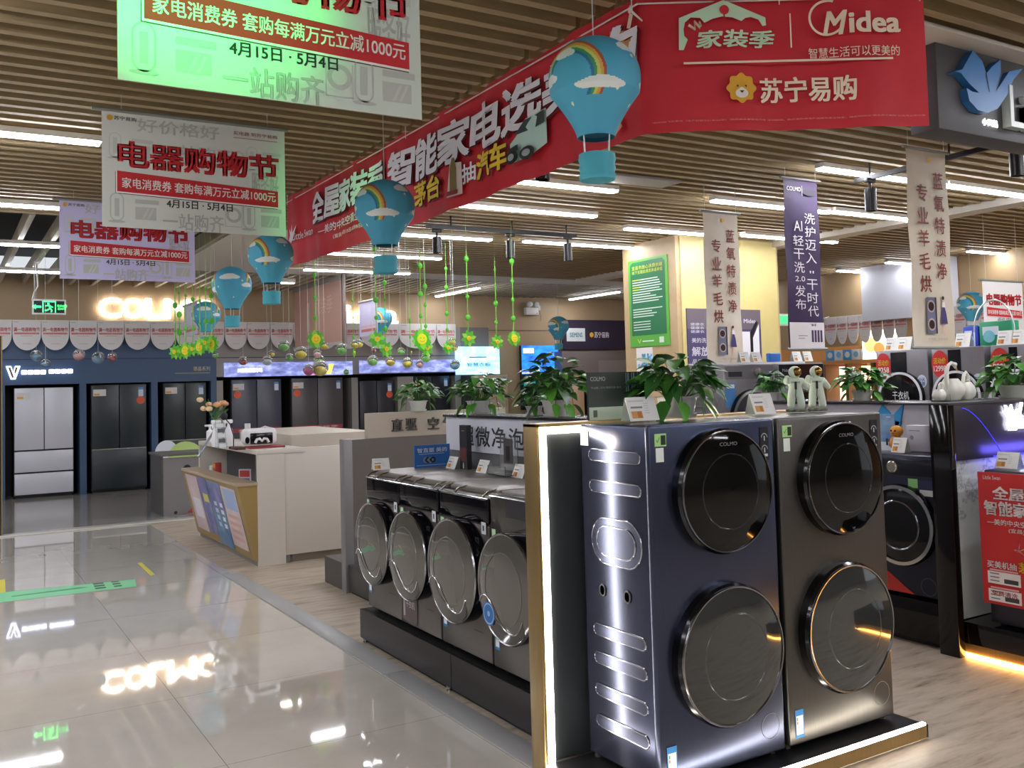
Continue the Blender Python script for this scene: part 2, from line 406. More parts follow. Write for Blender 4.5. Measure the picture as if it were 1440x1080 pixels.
# ================================================================== TRACKS AND SPOTLIGHTS
def bar(name, label, cat, a, b, r, mm, drops=()):
    t = thing(name, label, cat, a); a = Vector(a); d = Vector(b)-a
    m = MB(); n = Vector((-d.y, d.x, 0)).normalized()*r
    vs = [n*s+Vector((0, 0, z)) + (d if e else Vector()) for e in (0, 1) for s in (-1, 1) for z in (-r, r)]
    m.raw(vs, [(0, 1, 3, 2), (4, 6, 7, 5), (0, 2, 6, 4), (1, 5, 7, 3), (0, 4, 5, 1), (2, 3, 7, 6)], mm); m.build('rail', t)
    for u in drops:
        p = d*u; m = MB(); m.cyl((p.x, p.y, 0), .008, ZC+.02-a.z, mm); m.build('hanger', t)
    return t
bar('spotlight_track', 'long black track under the ceiling below the red banner, carrying three spotlights', 'lighting track', aZ(600, 318, 3.05), aZ(810, 332, 3.05), .018, BLK, (.15, .55, .93))
bar('spotlight_track', 'black track slanting between tall white banner and dark swan sign', 'lighting track', aZ(1203, 255, 3.05), aZ(1440, 195, 3.05), .018, BLK, (.1, .6, .93))
def spotlight(px, p0, p1, zt_, label, tilt=0, r=.045):
    a = aZ(px, p0, zt_); t = thing('track_spotlight', label, 'spotlight', a, 0, 'black track spotlights'); D = (a-O).dot(fv)
    L = (p1-p0)*D/F
    m = MB(); m.box(-.05, -.02, -.035, .05, .02, .0, BLK, .006); m.tube([(0, 0, -.03), (0, 0, -.09)], .012, BLK)
    if zt_ > 3.08: m.box(-.03, -.09, 0, .03, .09, ZC-a.z+.001, BLK)
    m.build('mount', t)
    m = MB(); m.T = Matrix.Rotation(tilt, 4, 'Y'); m.lathe([(.0001, -.08), (r, -.08), (r, -L), (r*.86, -L), (r*.8, -L+.03), (.0001, -L+.03)], mat('1b1b1c', .35)); m.build('lamp_body', t)
for q in ((614, 322, 356, 3.04, 'black cylinder spotlight at the left end of the long track'), (717, 328, 363, 3.04, 'black cylinder spotlight in the middle of the long track'),
          (798, 332, 367, 3.04, 'black cylinder spotlight at the right end of the long track'), (1223, 251, 297, 3.04, 'black cylinder spotlight on slanting track left of the tall white banner'),
          (1428, 199, 248, 3.04, 'black cylinder spotlight right under the dark swan sign')): spotlight(*q)
spotlight(766, 205, 254, 3.1, 'black spotlight half hidden by the lower edge of the red banner, below the car', .12, .05)

# ================================================================== SALE SIGNS
G1, G2 = mat('b9bdb8', .6), mat('c6cac4', .6)
def appliances(m, W, z0, k, ink):
    # faint line drawings printed along the lower edge
    def fan(x):
        m.ring(x, z0+.045*k+.09*k, .030*k, .036*k, ink, -.0012, 20, 0, PI); m.ring(x, z0+.05*k, .030*k, .036*k, ink, -.0012, 20, PI, 2*PI)
        m.rect(x-.036*k, z0+.05*k, x-.030*k, z0+.135*k, ink, -.0012); m.rect(x+.030*k, z0+.05*k, x+.036*k, z0+.135*k, ink, -.0012)
        m.rect(x-.012*k, z0+.04*k, x+.012*k, z0+.14*k, ink, -.0012); m.disc(x, z0+.012*k, .045*k, ink, -.0012, 16, .008*k)
    def tv(x):
        m.rect(x, z0+.03*k, x+.11*k, z0+.10*k, ink, -.0012); m.rect(x, z0+.118*k, x+.125*k, z0+.142*k, ink, -.0012)
        for d in (.035, .06): m.pol([(x+d*k, z0+.035*k), (x+(d+.012)*k, z0+.035*k), (x+(d+.04)*k, z0+.095*k), (x+(d+.03)*k, z0+.095*k)], G2, -.0016)
    fan(.075*k); tv(.17*k); fan(W-.22*k); tv(W-.15*k)
    x = W-.31*k; m.ring(x, z0+.09*k, .028*k, .045*k, ink, -.0012); m.rect(x-.05*k, z0+.02*k, x+.05*k, z0+.024*k, ink, -.0012)
    m.rect(x-.05*k, z0+.02*k, x-.047*k, z0+.14*k, ink, -.0012); m.rect(x+.047*k, z0+.02*k, x+.05*k, z0+.14*k, ink, -.0012)
def lion(m, x, z, r, y=-.002, face=True):
    n = 64; pts = [(x+r*(1+.09*math.cos(8*2*PI*i/n))*math.sin(2*PI*i/n), z+r*(1+.09*math.cos(8*2*PI*i/n))*math.cos(2*PI*i/n)) for i in range(n)]
    m.pol(pts, mat('e2a92a', .55), y)
    if face:
        m.disc(x, z-.38*r, .46*r, mat('efe9dc', .6), y-.0006, 20, .34*r); m.disc(x, z-.16*r, .22*r, mat('efe9dc', .6), y-.0006, 16, .2*r)
        m.pol([(x-.18*r, z-.2*r), (x+.18*r, z-.2*r), (x, z-.38*r)], mat('1c1c1c'), y-.0012)
        m.disc(x-.3*r, z+.12*r, .07*r, mat('1c1c1c'), y-.0012, 10); m.disc(x+.3*r, z+.12*r, .07*r, mat('1c1c1c'), y-.0012, 10)
SR = mat('c5232c', .6)
def sale_sign(label, loc, W, Hh, paper, rz=0, rod=True, detail=True, strings=True):
    t = thing('hanging_sale_sign', label, 'sign', loc, rz, 'hanging sale signs'); k = W/1.02
    m = MB(); m.box(0, 0, 0, W, .003, Hh, paper)
    if detail:
        for s, x0, x1, z0, z1 in (('好价格好', .18, .62, .88, 1.0), ('一站购齐', .30, .70, .70, .80), ('服务好', .80, .96, .36, .62), ('一站购齐', .31, .64, .035, .185)):
            m.text(s, x0*W, z0*Hh-.02*k, x1*W, z1*Hh-.02*k, G1, -.001, .02)
        appliances(m, W, .03*Hh, k, G1); appliances(m, W, .58*Hh, k*.9, G2)
        lion(m, .04*W, .945*Hh, .016*k, -.0015, False); m.text('苏宁易购', .062*W, .93*Hh, .175*W, .965*Hh, INK, -.0015, .02)
        m.text('买电器 到苏宁易购', .70*W, .915*Hh, .955*W, .95*Hh, mat('9a4a48', .6), -.0015, .01); m.rect(.70*W, .885*Hh, .955*W, .893*Hh, mat('b08a86', .6), -.0015)
    m.text('电器购物节', .085*W, .53*Hh, .955*W, .75*Hh, SR, -.002, .065)
    def band(d): return [(.075*W-d, .31*Hh-d), (.955*W+d, .27*Hh-d), (.955*W+d, .42*Hh+d), (.075*W-d, .49*Hh+d)]
    m.pol([(p[0]-.006*k, p[1]-.008*k) for p in band(.004*k)], mat('5a3a3a', .6), -.0012); m.pol([(p[0]-.004*k, p[1]-.005*k) for p in band(.003*k)], mat('eeeeea', .6), -.0016); m.pol(band(0), SR, -.002)
    m.text('家电消费券 套购每满万元立减1000元', .10*W, .345*Hh, .94*W, .435*Hh, mat('f1efe8', .6), -.0026, .022, slope=-.02)
    m.text('4月15日 · 5月4日', .33*W, .20*Hh, .69*W, .27*Hh, mat('222a2a', .6), -.002, .025)
    m.build('sheet', t)
    if rod:
        m = MB(); m.tube([(-.05, .005, Hh+.008), (W+.02, .005, Hh+.008)], .013, mat('7d8078', .4)); m.build('top_rod', t)
    top = ZC+.03-loc[2]
    if strings:
        for x in (.1*W, .9*W): m = MB(); m.tube([(x, .005, Hh+.01), (x, .005, top)], .0022, mat('b8b8b0', .5), 5); m.build('cord', t)
    return t
a = aY(147, 320, 5.5); sale_sign('white sale sign with red characters, hanging lower in front of the lilac one', (.745, 5.5, 2.412), 1.02, .64, mat('d5d9d2', .7))
sale_sign('lilac tinted sale sign hanging behind the white one, above the exit sign', (.81, 8.35, 2.44), 1.06, .64, mat('c9c6ec', .7))
sale_sign('largest and nearest sale sign, green lit, cut off by the top of the photo', (.46, 3.05, 2.463), 1.03, .655, mat('cfdacf', .7))
p = aY(1384, 450, 5.9); q = aY(1437, 398, 5.9)
sale_sign('small far sale sign at the right edge above the dryers', (p.x, 5.9, p.z-.12), q.x-p.x, q.z-p.z+.12, mat('dddad6', .7), 0, True, False)
def side_sign(label, px0, px1, y0, y1, X, col, nm='hanging_sign'):
    a = aX(px0, y1, X); b = aX(px1, y0, X); t = thing(nm, label, 'sign', (X, a.y, a.z), -PI/2)
    L = a.y-b.y; hh = b.z-a.z
    m = MB(); m.box(0, 0, 0, L, .004, hh, mat(col, .6)); m.rect(.1*L, .12*hh, .9*L, .2*hh, mat('c2706e', .6)); m.rect(.1*L, .26*hh, .9*L, .3*hh, mat('d8a8a4', .6)); m.build('sheet', t)
    m = MB(); m.tube([(-.02, 0, hh), (L+.02, 0, hh)], .016, mat('b9b6b2', .4)); m.build('top_rod', t)
    for x in (.1*L, .9*L): m = MB(); m.tube([(x, 0, hh), (x, 0, ZC+.1-a.z)], .003, mat('b0b0a8'), 5); m.build('cord', t)
    return t, L, hh
side_sign('small pale sign seen almost edge on, over the O of the glowing wall letters', 259, 277, 424, 474, 2.72, 'c9c4da')
side_sign('small lilac sign seen almost edge on, right of the glowing blue-white letters id', 506, 530, 420, 474, 5.1, 'c8c3df')
# pink sign
X = 4.98; a = aX(415, 489, X); b = aX(483, 464, X); hh = 3.06-2.2
t = thing('hanging_sign', 'pale pink hanging sign with faded print, grey rail on top', 'sign', (X, a.y, a.z), -PI/2); L = a.y-b.y
hh = aX(412, 413, X).z-a.z
m = MB(); m.box(0, 0, 0, L, .02, hh, mat('cfa79c', .6)); m.rect(.28*L, .25*hh, .34*L, .75*hh, mat('dcc4bc', .6), -.002); m.text('家装季', .45*L, .5*hh, .8*L, .8*hh, mat('dcbfb6', .6), -.002); m.build('sheet', t)
m = MB(); m.box(-.03, -.02, hh, L+.03, .04, hh+.07, mat('9c9894', .4)); m.box(-.03, -.02, -.04, L+.03, .03, 0, mat('c9c4c0', .4)); m.box(L, -.02, -.04, L+.05, .03, hh+.07, mat('6b5a54', .5)); m.build('frame', t)
for x in (.1*L, .9*L): m = MB(); m.tube([(x, 0, hh), (x, 0, ZC+.3-a.z)], .004, mat('b0b0a8'), 5); m.build('cord', t)

# ================================================================== BIG RED BANNER (one cloth bent round a corner)
UL = 7.83-3.06; XL = 2.52; CORN = Vector((XL, 3.06, 0)); D2 = Vector((rv.x, rv.y, 0)).normalized(); D1 = Vector((0, -1, 0))
def bend(v):
    u, y, z = v
    p = CORN+D1*(u-UL) if u < UL else CORN+D2*(u-UL)
    n = Vector((-1, 0, 0)) if u < UL-.06 else (Vector((-.71, -.71, 0)) if u < UL+.06 else Vector((D2.y, -D2.x, 0)))
    z2 = z-.028*math.sin(max(0, min(1, u/UL))*PI) if u < UL else z
    return tuple(p-n*y*3 + Vector((0, 0, z2)) + n*(.012*math.sin(u*9)+.006*math.sin(u*23+z*3)) )
def bu(px, py):
    d = ray(px, py)
    if px < 897:
        q = aX(px, py, XL); return UL-(q.y-3.06), q.z+.028*math.sin(max(0, min(1, (UL-(q.y-3.06))/UL))*PI)
    n = Vector((D2.y, -D2.x, 0)); k = (CORN-Vector((0, 0, 0))).dot(n)/d.dot(n); q = d*k; return UL+(Vector((q.x, q.y, 0))-CORN).dot(D2), q.z+H
UR = bu(1305, 100)[0]
t = thing('promotion_banner', 'huge red cloth banner with white and yellow lettering below the ceiling, bent at a corner', 'banner', (0, 0, 0))
m = MB(); m.warp = bend
zb, ztp = 2.537, 3.135
nu = 150; nz = 8; vs = []; fs = []
for i in range(nu+1):
    for j in range(nz+1): vs.append((UR*i/nu, .004, zb+(ztp-zb)*j/nz))
for i in range(nu):
    for j in range(nz): fs.append((i*(nz+1)+j, (i+1)*(nz+1)+j, (i+1)*(nz+1)+j+1, i*(nz+1)+j+1))
m.raw(vs, fs, RED)
WB = mat('e9e6ee', .6); YB = mat('e8c832', .6); GREENLIT = mat('c8e6c8', .6); CRM = mat('f0e0c8', .6)  # roof emblem and its characters have the green light put into their colour
def btext(s, p, q, mm, bold=.02, shear=0, y=-.004, keep=False):
    a = bu(*p); b = bu(*q); return m.text(s, a[0], a[1], b[0], b[1], mm, y, bold, shear, keep)
def brow(s, pts, hpx, mm, bold, shear=0):
    # characters one by one so their height follows the printed line
    for ch, (x0, x1, y0, y1) in zip(s, pts): btext(ch, (x0, y1), (x1, y0), mm, bold, shear)
def row(s, u0, u1, z0, z1, mm, bold, gap=.04, shear=0, shadow=None):
    n = len(s); wdt = (u1-u0)/n
    for i, ch in enumerate(s):
        if ch == ' ': continue
        if shadow: m.text(ch, u0+i*wdt+.006, z0-.008, u0+(i+1)*wdt-gap*wdt+.006, z1-.008, shadow, -.003, bold+.012, shear)
        m.text(ch, u0+i*wdt, z0, u0+(i+1)*wdt-gap*wdt, z1, mm, -.005, bold, shear)
ua = bu(441, 290)[0]; ub = bu(541, 235)[0]; uc = bu(549, 230)[0]; ud = UL-.02
row('全屋家装季', ua, ub, 2.815, 3.035, WB, .05, .06, .12, mat('5c1220', .6)); row('智能家电选美的', uc, ud, 2.80, 3.035, WB, .05, .06, .12, mat('5c1220', .6))
u1 = bu(452, 330)[0]; u2 = bu(530, 305)[0]
m.text('—美的中央空调全直流普及风暴—', u1, 2.70, bu(575, 280)[0], 2.765, WB, -.004, .02); m.text('(宜昌) 4月15日-5月8日', bu(470, 345)[0], 2.635, bu(512, 330)[0], 2.67, WB, -.004, .01)
ux = bu(583, 270)[0]; row('茅台', ux, bu(625, 258)[0], 2.635, 2.775, YB, .05, .1, 0, mat('5c1220', .6)); row('抽', bu(652, 250)[0], bu(670, 240)[0], 2.65, 2.755, WB, .04)
row('汽车', bu(671, 245)[0], bu(719, 220)[0], 2.64, 2.78, YB, .05, .1, 0, mat('5c1220', .6)); 
# bottle picture
ub_ = bu(640, 262)[0]; m.pol([(ub_-.05, 2.60), (ub_+.10, 2.60), (ub_+.10, 2.78), (ub_-.02, 2.80)], mat('d9c8c0', .6), -.005); m.pol([(ub_-.01, 2.62), (ub_+.05, 2.62), (ub_+.05, 2.76), (ub_+.03, 2.82), (ub_+.01, 2.82), (ub_-.01, 2.76)], mat('7d6a34', .5), -.008); m.rect(ub_-.03, 2.605, ub_+.07, 2.63, mat('8a2a30'), -.010)
# swan logo and words
m.text('Little Swan', bu(416, 350)[0], 2.735, bu(440, 336)[0], 2.795, WB, -.004, .005)
us = bu(409, 345)[0]
m.pol([(us, 2.75), (us+.07, 2.72), (us+.15, 2.76), (us+.2, 2.86), (us+.13, 2.80), (us+.12, 2.87), (us+.08, 2.81), (us+.02, 2.85), (us+.04, 2.79)], WB, -.004)
# little car picture
uc0, uc1 = bu(722, 205)[0], bu(771, 180)[0]; cw = uc1-uc0
def cp(pts, mm, y): m.pol([(uc0+p[0]*cw, 2.635+p[1]*.21) for p in pts], mm, y)
cp([(0, .12), (.02, .5), (.2, .62), (.42, .98), (1, 1), (1, .18), (.5, .04), (.12, .02)], mat('b9d9d0', .5), -.005)
cp([(.22, .64), (.44, .94), (.62, .95), (.6, .66)], mat('3b4a4c', .3), -.009); cp([(.66, .66), (.68, .95), (.99, .96), (.99, .66)], mat('3b4a4c', .3), -.009)
cp([(.02, .36), (.3, .4), (.3, .26), (.03, .22)], mat('2b3334', .3), -.010)
for cxw in (.16, .52): m.disc(uc0+cxw*cw, 2.66, .055, mat('1d2020'), -.012, 16, .034); m.disc(uc0+cxw*cw, 2.66, .03, mat('9aa4a4'), -.014, 14, .018)
# figures with lantern panel near the corner
uq = bu(897, 60)[0]
a = bu(872, 45); m.pol([bu(860, 45), bu(895.5, 41), bu(895.5, 130), bu(860, 140)], mat('c98a5a', .6), -.003); m.pol([bu(884, 66), bu(895, 60), bu(895, 78)], mat('5a3f7a', .6), -.004)
m.pol([bu(881, 40), bu(886, 40), bu(890, 20), bu(885, 18)], mat('e8c8b4', .6), -.005); m.disc(*bu(886, 13), .018, mat('e8d2c0', .6), -.005); m.pol([bu(889, 14), bu(904, 29), bu(903, 31), bu(888, 18)], mat('efe4dc', .6), -.005)
m.pol([bu(862, 178), bu(872, 165), bu(877, 178), bu(868, 190)], mat('d99a70', .6), -.004)
# right hand half: roof emblem, names, slogan
roof = [(953.5, 73), (953.5, 28), (1015, 4), (1076, 25), (1077, 36), (1072, 37), (1066, 28), (1055, 25), (1047, 27), (1041, 32), (1028, 28), (1013, 27), (1000, 30), (989, 35), (983, 28), (970, 27), (962, 34), (960, 44), (961, 53), (966, 58), (960, 73)]
m.pol([bu(*p) for p in roof], GREENLIT, -.005); c = bu(1016, 18); m.disc(c[0], c[1], .02, RED, -.006); m.rect(c[0]-.004, c[1]-.05, c[0]+.002, c[1]-.015, RED, -.006)
m.tube([(bu(*p)[0], -.006, bu(*p)[1]) for p in ((967, 38), (976, 44), (975, 33), (983, 42), (982, 34), (984, 40))], .004, CRM, 6)
btext('家装季', (978, 70), (1085, 43), GREENLIT, .035, .2)
m.rect(bu(1111, 68)[0], bu(1111, 68)[1], bu(1113, 68)[0], bu(1111, 20)[1], CRM, -.005); m.rect(bu(960, 92)[0], bu(960, 93)[1], bu(1254, 93)[0], bu(960, 90)[1], CRM, -.005)
c = bu(1162, 26); d = bu(1187, 26)[0]-c[0]; m.ring(c[0], c[1], d*.9, d*1.03, CRM, -.005, 40, 1.2, 2*PI-.6)
btext('M', (1158, 50), (1181, 17), CRM, .03, .2); btext('idea', (1193, 48), (1262, 18), CRM, .04); btext('智慧生活可以更美的', (1137, 83), (1263, 65), CRM, .005)
c = bu(1041, 126); lion(m, c[0], c[1], .06, -.005); btext('苏宁易购', (1070, 145), (1201, 107), CRM, .03)
btext('*购机抽飞天茅台（生产日期为21年/22年）*购机抽五菱宏光汽车 活动期间，购买美的家电产品即可参与抽奖，抽奖时间以“南北苏宁易购”公众号公布为准', (917, 172), (1300, 164), mat('d99a90', .6), 0)
m.build('cloth', t, 60)
m = MB(); m.tube([(XL, 7.83, 3.09), (XL, 5.4, 3.085), (XL, 3.06, 3.09), tuple(CORN+D2*(UR-UL)+Vector((0, 0, 3.09)))], .004, mat('ddd8d0'), 6); m.build('edge_cord', t)
for p in ((XL, 7.8), (XL, 5.4), (XL, 3.1), tuple((CORN+D2*.6).xy), tuple((CORN+D2*(UR-UL-.02)).xy)):
    m = MB(); m.tube([(p[0], p[1], 3.07), (p[0], p[1], ZC+.02)], .003, mat('ddd8d0'), 5); m.build('tie', t)

# ================================================================== NARROW VERTICAL BANNERS
def vbanner(label, Y, px, w_, zb_, zt_, paper, kind):
    x0 = aY(px[0], px[1], Y).x; t = thing('vertical_banner', label, 'banner', (x0, Y, zb_), 0, 'narrow hanging banners' if kind == 'w' else None); hh = zt_-zb_
    m = MB(); nz = 24; vs = []; fs = []
    for j in range(nz+1):
        for i in range(9): vs.append((w_*i/8, .004+.006*math.sin(j*.5+i*.4), hh*j/nz))
    for j in range(nz):
        for i in range(8): a = j*9+i; fs.append((a, a+1, a+10, a+9))
    m.raw(vs, fs, paper)
    if kind == 'w':
        R2 = mat('8f2f24', .6); st = hh*.115
        m.vtext('蓝氧特渍净', .62*w_, .86*w_, .89*hh, st, R2, st*.72, .012, -.006); m.vtext('专业羊毛烘', .20*w_, .46*w_, .82*hh, st, R2, st*.72, .012, -.006)
        lion(m, .55*w_, .95*hh, .018, -.006, False)
        # printed twin drum machine and a person in a purple dress
        y = -.012; f = lambda z: (.07+(z-.10)*.7)*hh
        m.rect(.30*w_, f(.10), .50*w_, f(.36), mat('6d6f86', .5), y); m.rect(.50*w_, f(.10), .54*w_, f(.36), mat('2a2a36', .5), y)
        for zc in (.295, .165): m.disc(.40*w_, f(zc), .095*w_, mat('b9a8a4', .5), y-.001); m.disc(.40*w_, f(zc), .07*w_, mat('3a2428', .3), y-.002)
        m.pol([(.64*w_, f(.17)), (.80*w_, f(.17)), (.77*w_, f(.25)), (.73*w_, f(.30)), (.68*w_, f(.30))], mat('43386e', .6), y); m.pol([(.67*w_, f(.29)), (.76*w_, f(.29)), (.74*w_, f(.33)), (.68*w_, f(.33))], mat('efe8e4', .6), y-.001)
        m.disc(.71*w_, f(.345), .03*w_, mat('e5c2ac', .6), y-.001, 14, .04*w_); m.disc(.70*w_, f(.357), .032*w_, mat('2a1e1c', .6), y-.002, 12, .03*w_)
        for xx in (.69, .74): m.rect(xx*w_, f(.105), (xx+.025)*w_, f(.17), mat('e5c2ac', .6), y)
        m.text('小天鹅 | 家居智能', .3*w_, .035*hh, .78*w_, .05*hh, mat('a8a098', .6), y)
    else:
        y = -.006; m.rect(0, 0, w_, .155*hh, mat('e4dfe0', .6), y); c = mat('ece6ee', .6)
        m.vtext('洗护迈入"干时代"', .55*w_, .86*w_, .80*hh, .078*hh, c, .063*hh, 0, y); m.text('AI', .24*w_, .69*hh, .48*w_, .75*hh, c, y)
        m.vtext('轻干洗', .2*w_, .5*w_, .665*hh, .078*hh, c, .063*hh, 0, y); m.text('2.0', .22*w_, .395*hh, .5*w_, .425*hh, c, y); m.vtext('发布', .2*w_, .5*w_, .37*hh, .078*hh, c, .063*hh, 0, y)
        m.text('COLMO', .08*w_, .925*hh, .48*w_, .95*hh, c, y, .02); m.rect(.51*w_, .90*hh, .52*w_, .96*hh, c, y); m.disc(.73*w_, .925*hh, .2*w_, mat('241c2c', .6), y, 24, .02*hh)
        for i in range(4): m.rect((.62+i*.085)*w_, .04*hh, (.68+i*.085)*w_, .11*hh, mat('4a3a66', .6), y-.001)
        m.rect(.24*w_, .075*hh, .5*w_, .08*hh, mat('a09aa4', .6), y-.001); m.rect(.24*w_, .06*hh, .42*w_, .065*hh, mat('a09aa4', .6), y-.001)
    m.build('cloth', t)
    for z in (hh, 0): m = MB(); m.tube([(-.03, 0, z), (w_+.03, 0, z)], .011, mat('8d8d88', .35)); m.build('rod', t)
    for x in (.06*w_, .94*w_): m = MB(); m.tube([(x, 0, hh), (x, 0, ZC+.03-zb_)], .003, mat('c0c0ba'), 5); m.build('cord', t)
CREAM = nmat('banner_cream', f_cloth('d9cfbd', 'd2c3ab'), .6)
vbanner('tall cream banner with two columns of red characters, right one, larger and nearer', 4.1, (1273, 206), .455, 1.665, 3.06, CREAM, 'w')
vbanner('farther cream banner with two columns of red characters before the yellow pillar', 6.05, (988, 297), .415, 1.60, 2.94, CREAM, 'w')
vbanner('narrow purple banner with white characters between the two cream ones', 5.2, (1101, 249), .395, 1.705, 3.07, nmat('banner_purple', f_cloth('352350', '38214c'), .6), 'p')


# ================================================================== FRONT ISLAND: lit platform, backboard, twin drum machines
t = thing('display_platform', 'low gold edged black platform with white light strip under the two tall machines', 'platform', (0, 0, 0))
m = MB(); m.box(1.955, 2.52, .012, 3.435, 3.04, .066, mat('1d1d1f', .3, .3)); m.build('platform', t)
m = MB(); m.box(1.935, 2.504, .008, 3.455, 2.512, .058, GOLD); m.box(1.935, 2.504, .008, 1.943, 3.035, .058, GOLD); m.box(3.447, 2.504, .008, 3.455, 3.035, .058, GOLD); m.build('platform_edge', t)
m = MB(); m.box(1.935, 2.504, .058, 3.44, 2.520, .068, LED); m.box(1.935, 2.504, .058, 1.95, 3.035, .068, LED); m.build('platform_light_strip', t)
t = thing('display_backboard', 'gold framed black backboard with white light strip behind the two tall machines', 'display board', (0, 0, 0))
m = MB(); m.box(1.96, 3.056, .066, 3.44, 3.13, 1.32, mat('24282a', .45)); m.build('backboard', t)
m = MB(); m.box(1.94, 3.045, 0, 1.955, 3.14, 1.34, GOLD, .002); m.box(1.94, 3.045, 1.326, 3.455, 3.14, 1.34, GOLD, .002); m.box(3.44, 3.045, 0, 3.455, 3.14, 1.34, GOLD, .002); m.build('backboard_frame', t)
m = MB(); m.box(1.955, 3.044, .066, 1.985, 3.058, 1.326, LED); m.box(1.955, 3.044, 1.300, 3.44, 3.058, 1.326, LED); m.build('backboard_light_strip', t)

def stadium(cx, cz, hw, hh, n=8):
    r = min(hw, hh); P = []
    for q in range(4):
        ox = (hw-r)*(1 if q in (0, 3) else -1); oz = (hh-r)*(1 if q in (0, 1) else -1)
        for i in range(n+1): a = q*PI/2+PI/2*i/n; P.append((cx+ox+r*math.cos(a), cz+oz+r*math.sin(a)))
    return P
def door(name, parent, cx, cz, R, top, th=.045, glass=GLASSD, bowl=BOWL, rim=CHROME):
    d = MB(); c = (cx, 0, cz)
    d.lathe([(R*1.0, -.002), (R*1.03, .0), (R*1.03, th*.75), (R*.99, th)], BLACK, c, 'Y', 56); o = d.build(name, parent)
    d = MB(); d.lathe([(R*.99, th*.8), (R*1.0, th+.004), (R*.99, th+.009), (R*.972, th+.008), (R*.968, th)], rim, c, 'Y', 56); d.build('rim', o)
    d = MB(); d.lathe([(R*.97, th+.004), (R*.80, th+.012), (R*.6, th+.018), (R*.3, th+.022), (.0001, th+.023)], glass, c, 'Y', 56); d.build('glass', o)
    d = MB(); d.lathe([(R*.625, th+.0168), (R*.62, th+.0186), (R*.605, th+.0188), (R*.60, th+.0178)], bowl, c, 'Y', 56); d.build('drum_ring', o)
    return o
def energy_label(parent, x, z, w_=.045, h_=.105, y=-.002):
    m = MB(); m.rect(x, z, x+w_, z+h_, mat('2f86c8', .5), y); m.rect(x+.004, z+.012, x+w_-.004, z+h_-.022, mat('eceeee', .6), y-.0006)
    m.rect(x+.007, z+h_-.04, x+.013, z+h_-.028, mat('4aa84a', .6), y-.001); m.rect(x+.007, z+h_-.054, x+.013, z+h_-.043, mat('e07a3a', .6), y-.001); m.rect(x+.006, z+.045, x+w_-.006, z+.046, mat('8aa', .6) if 0 else mat('88aabb', .6), y-.001)
    return m.build('energy_label', parent)
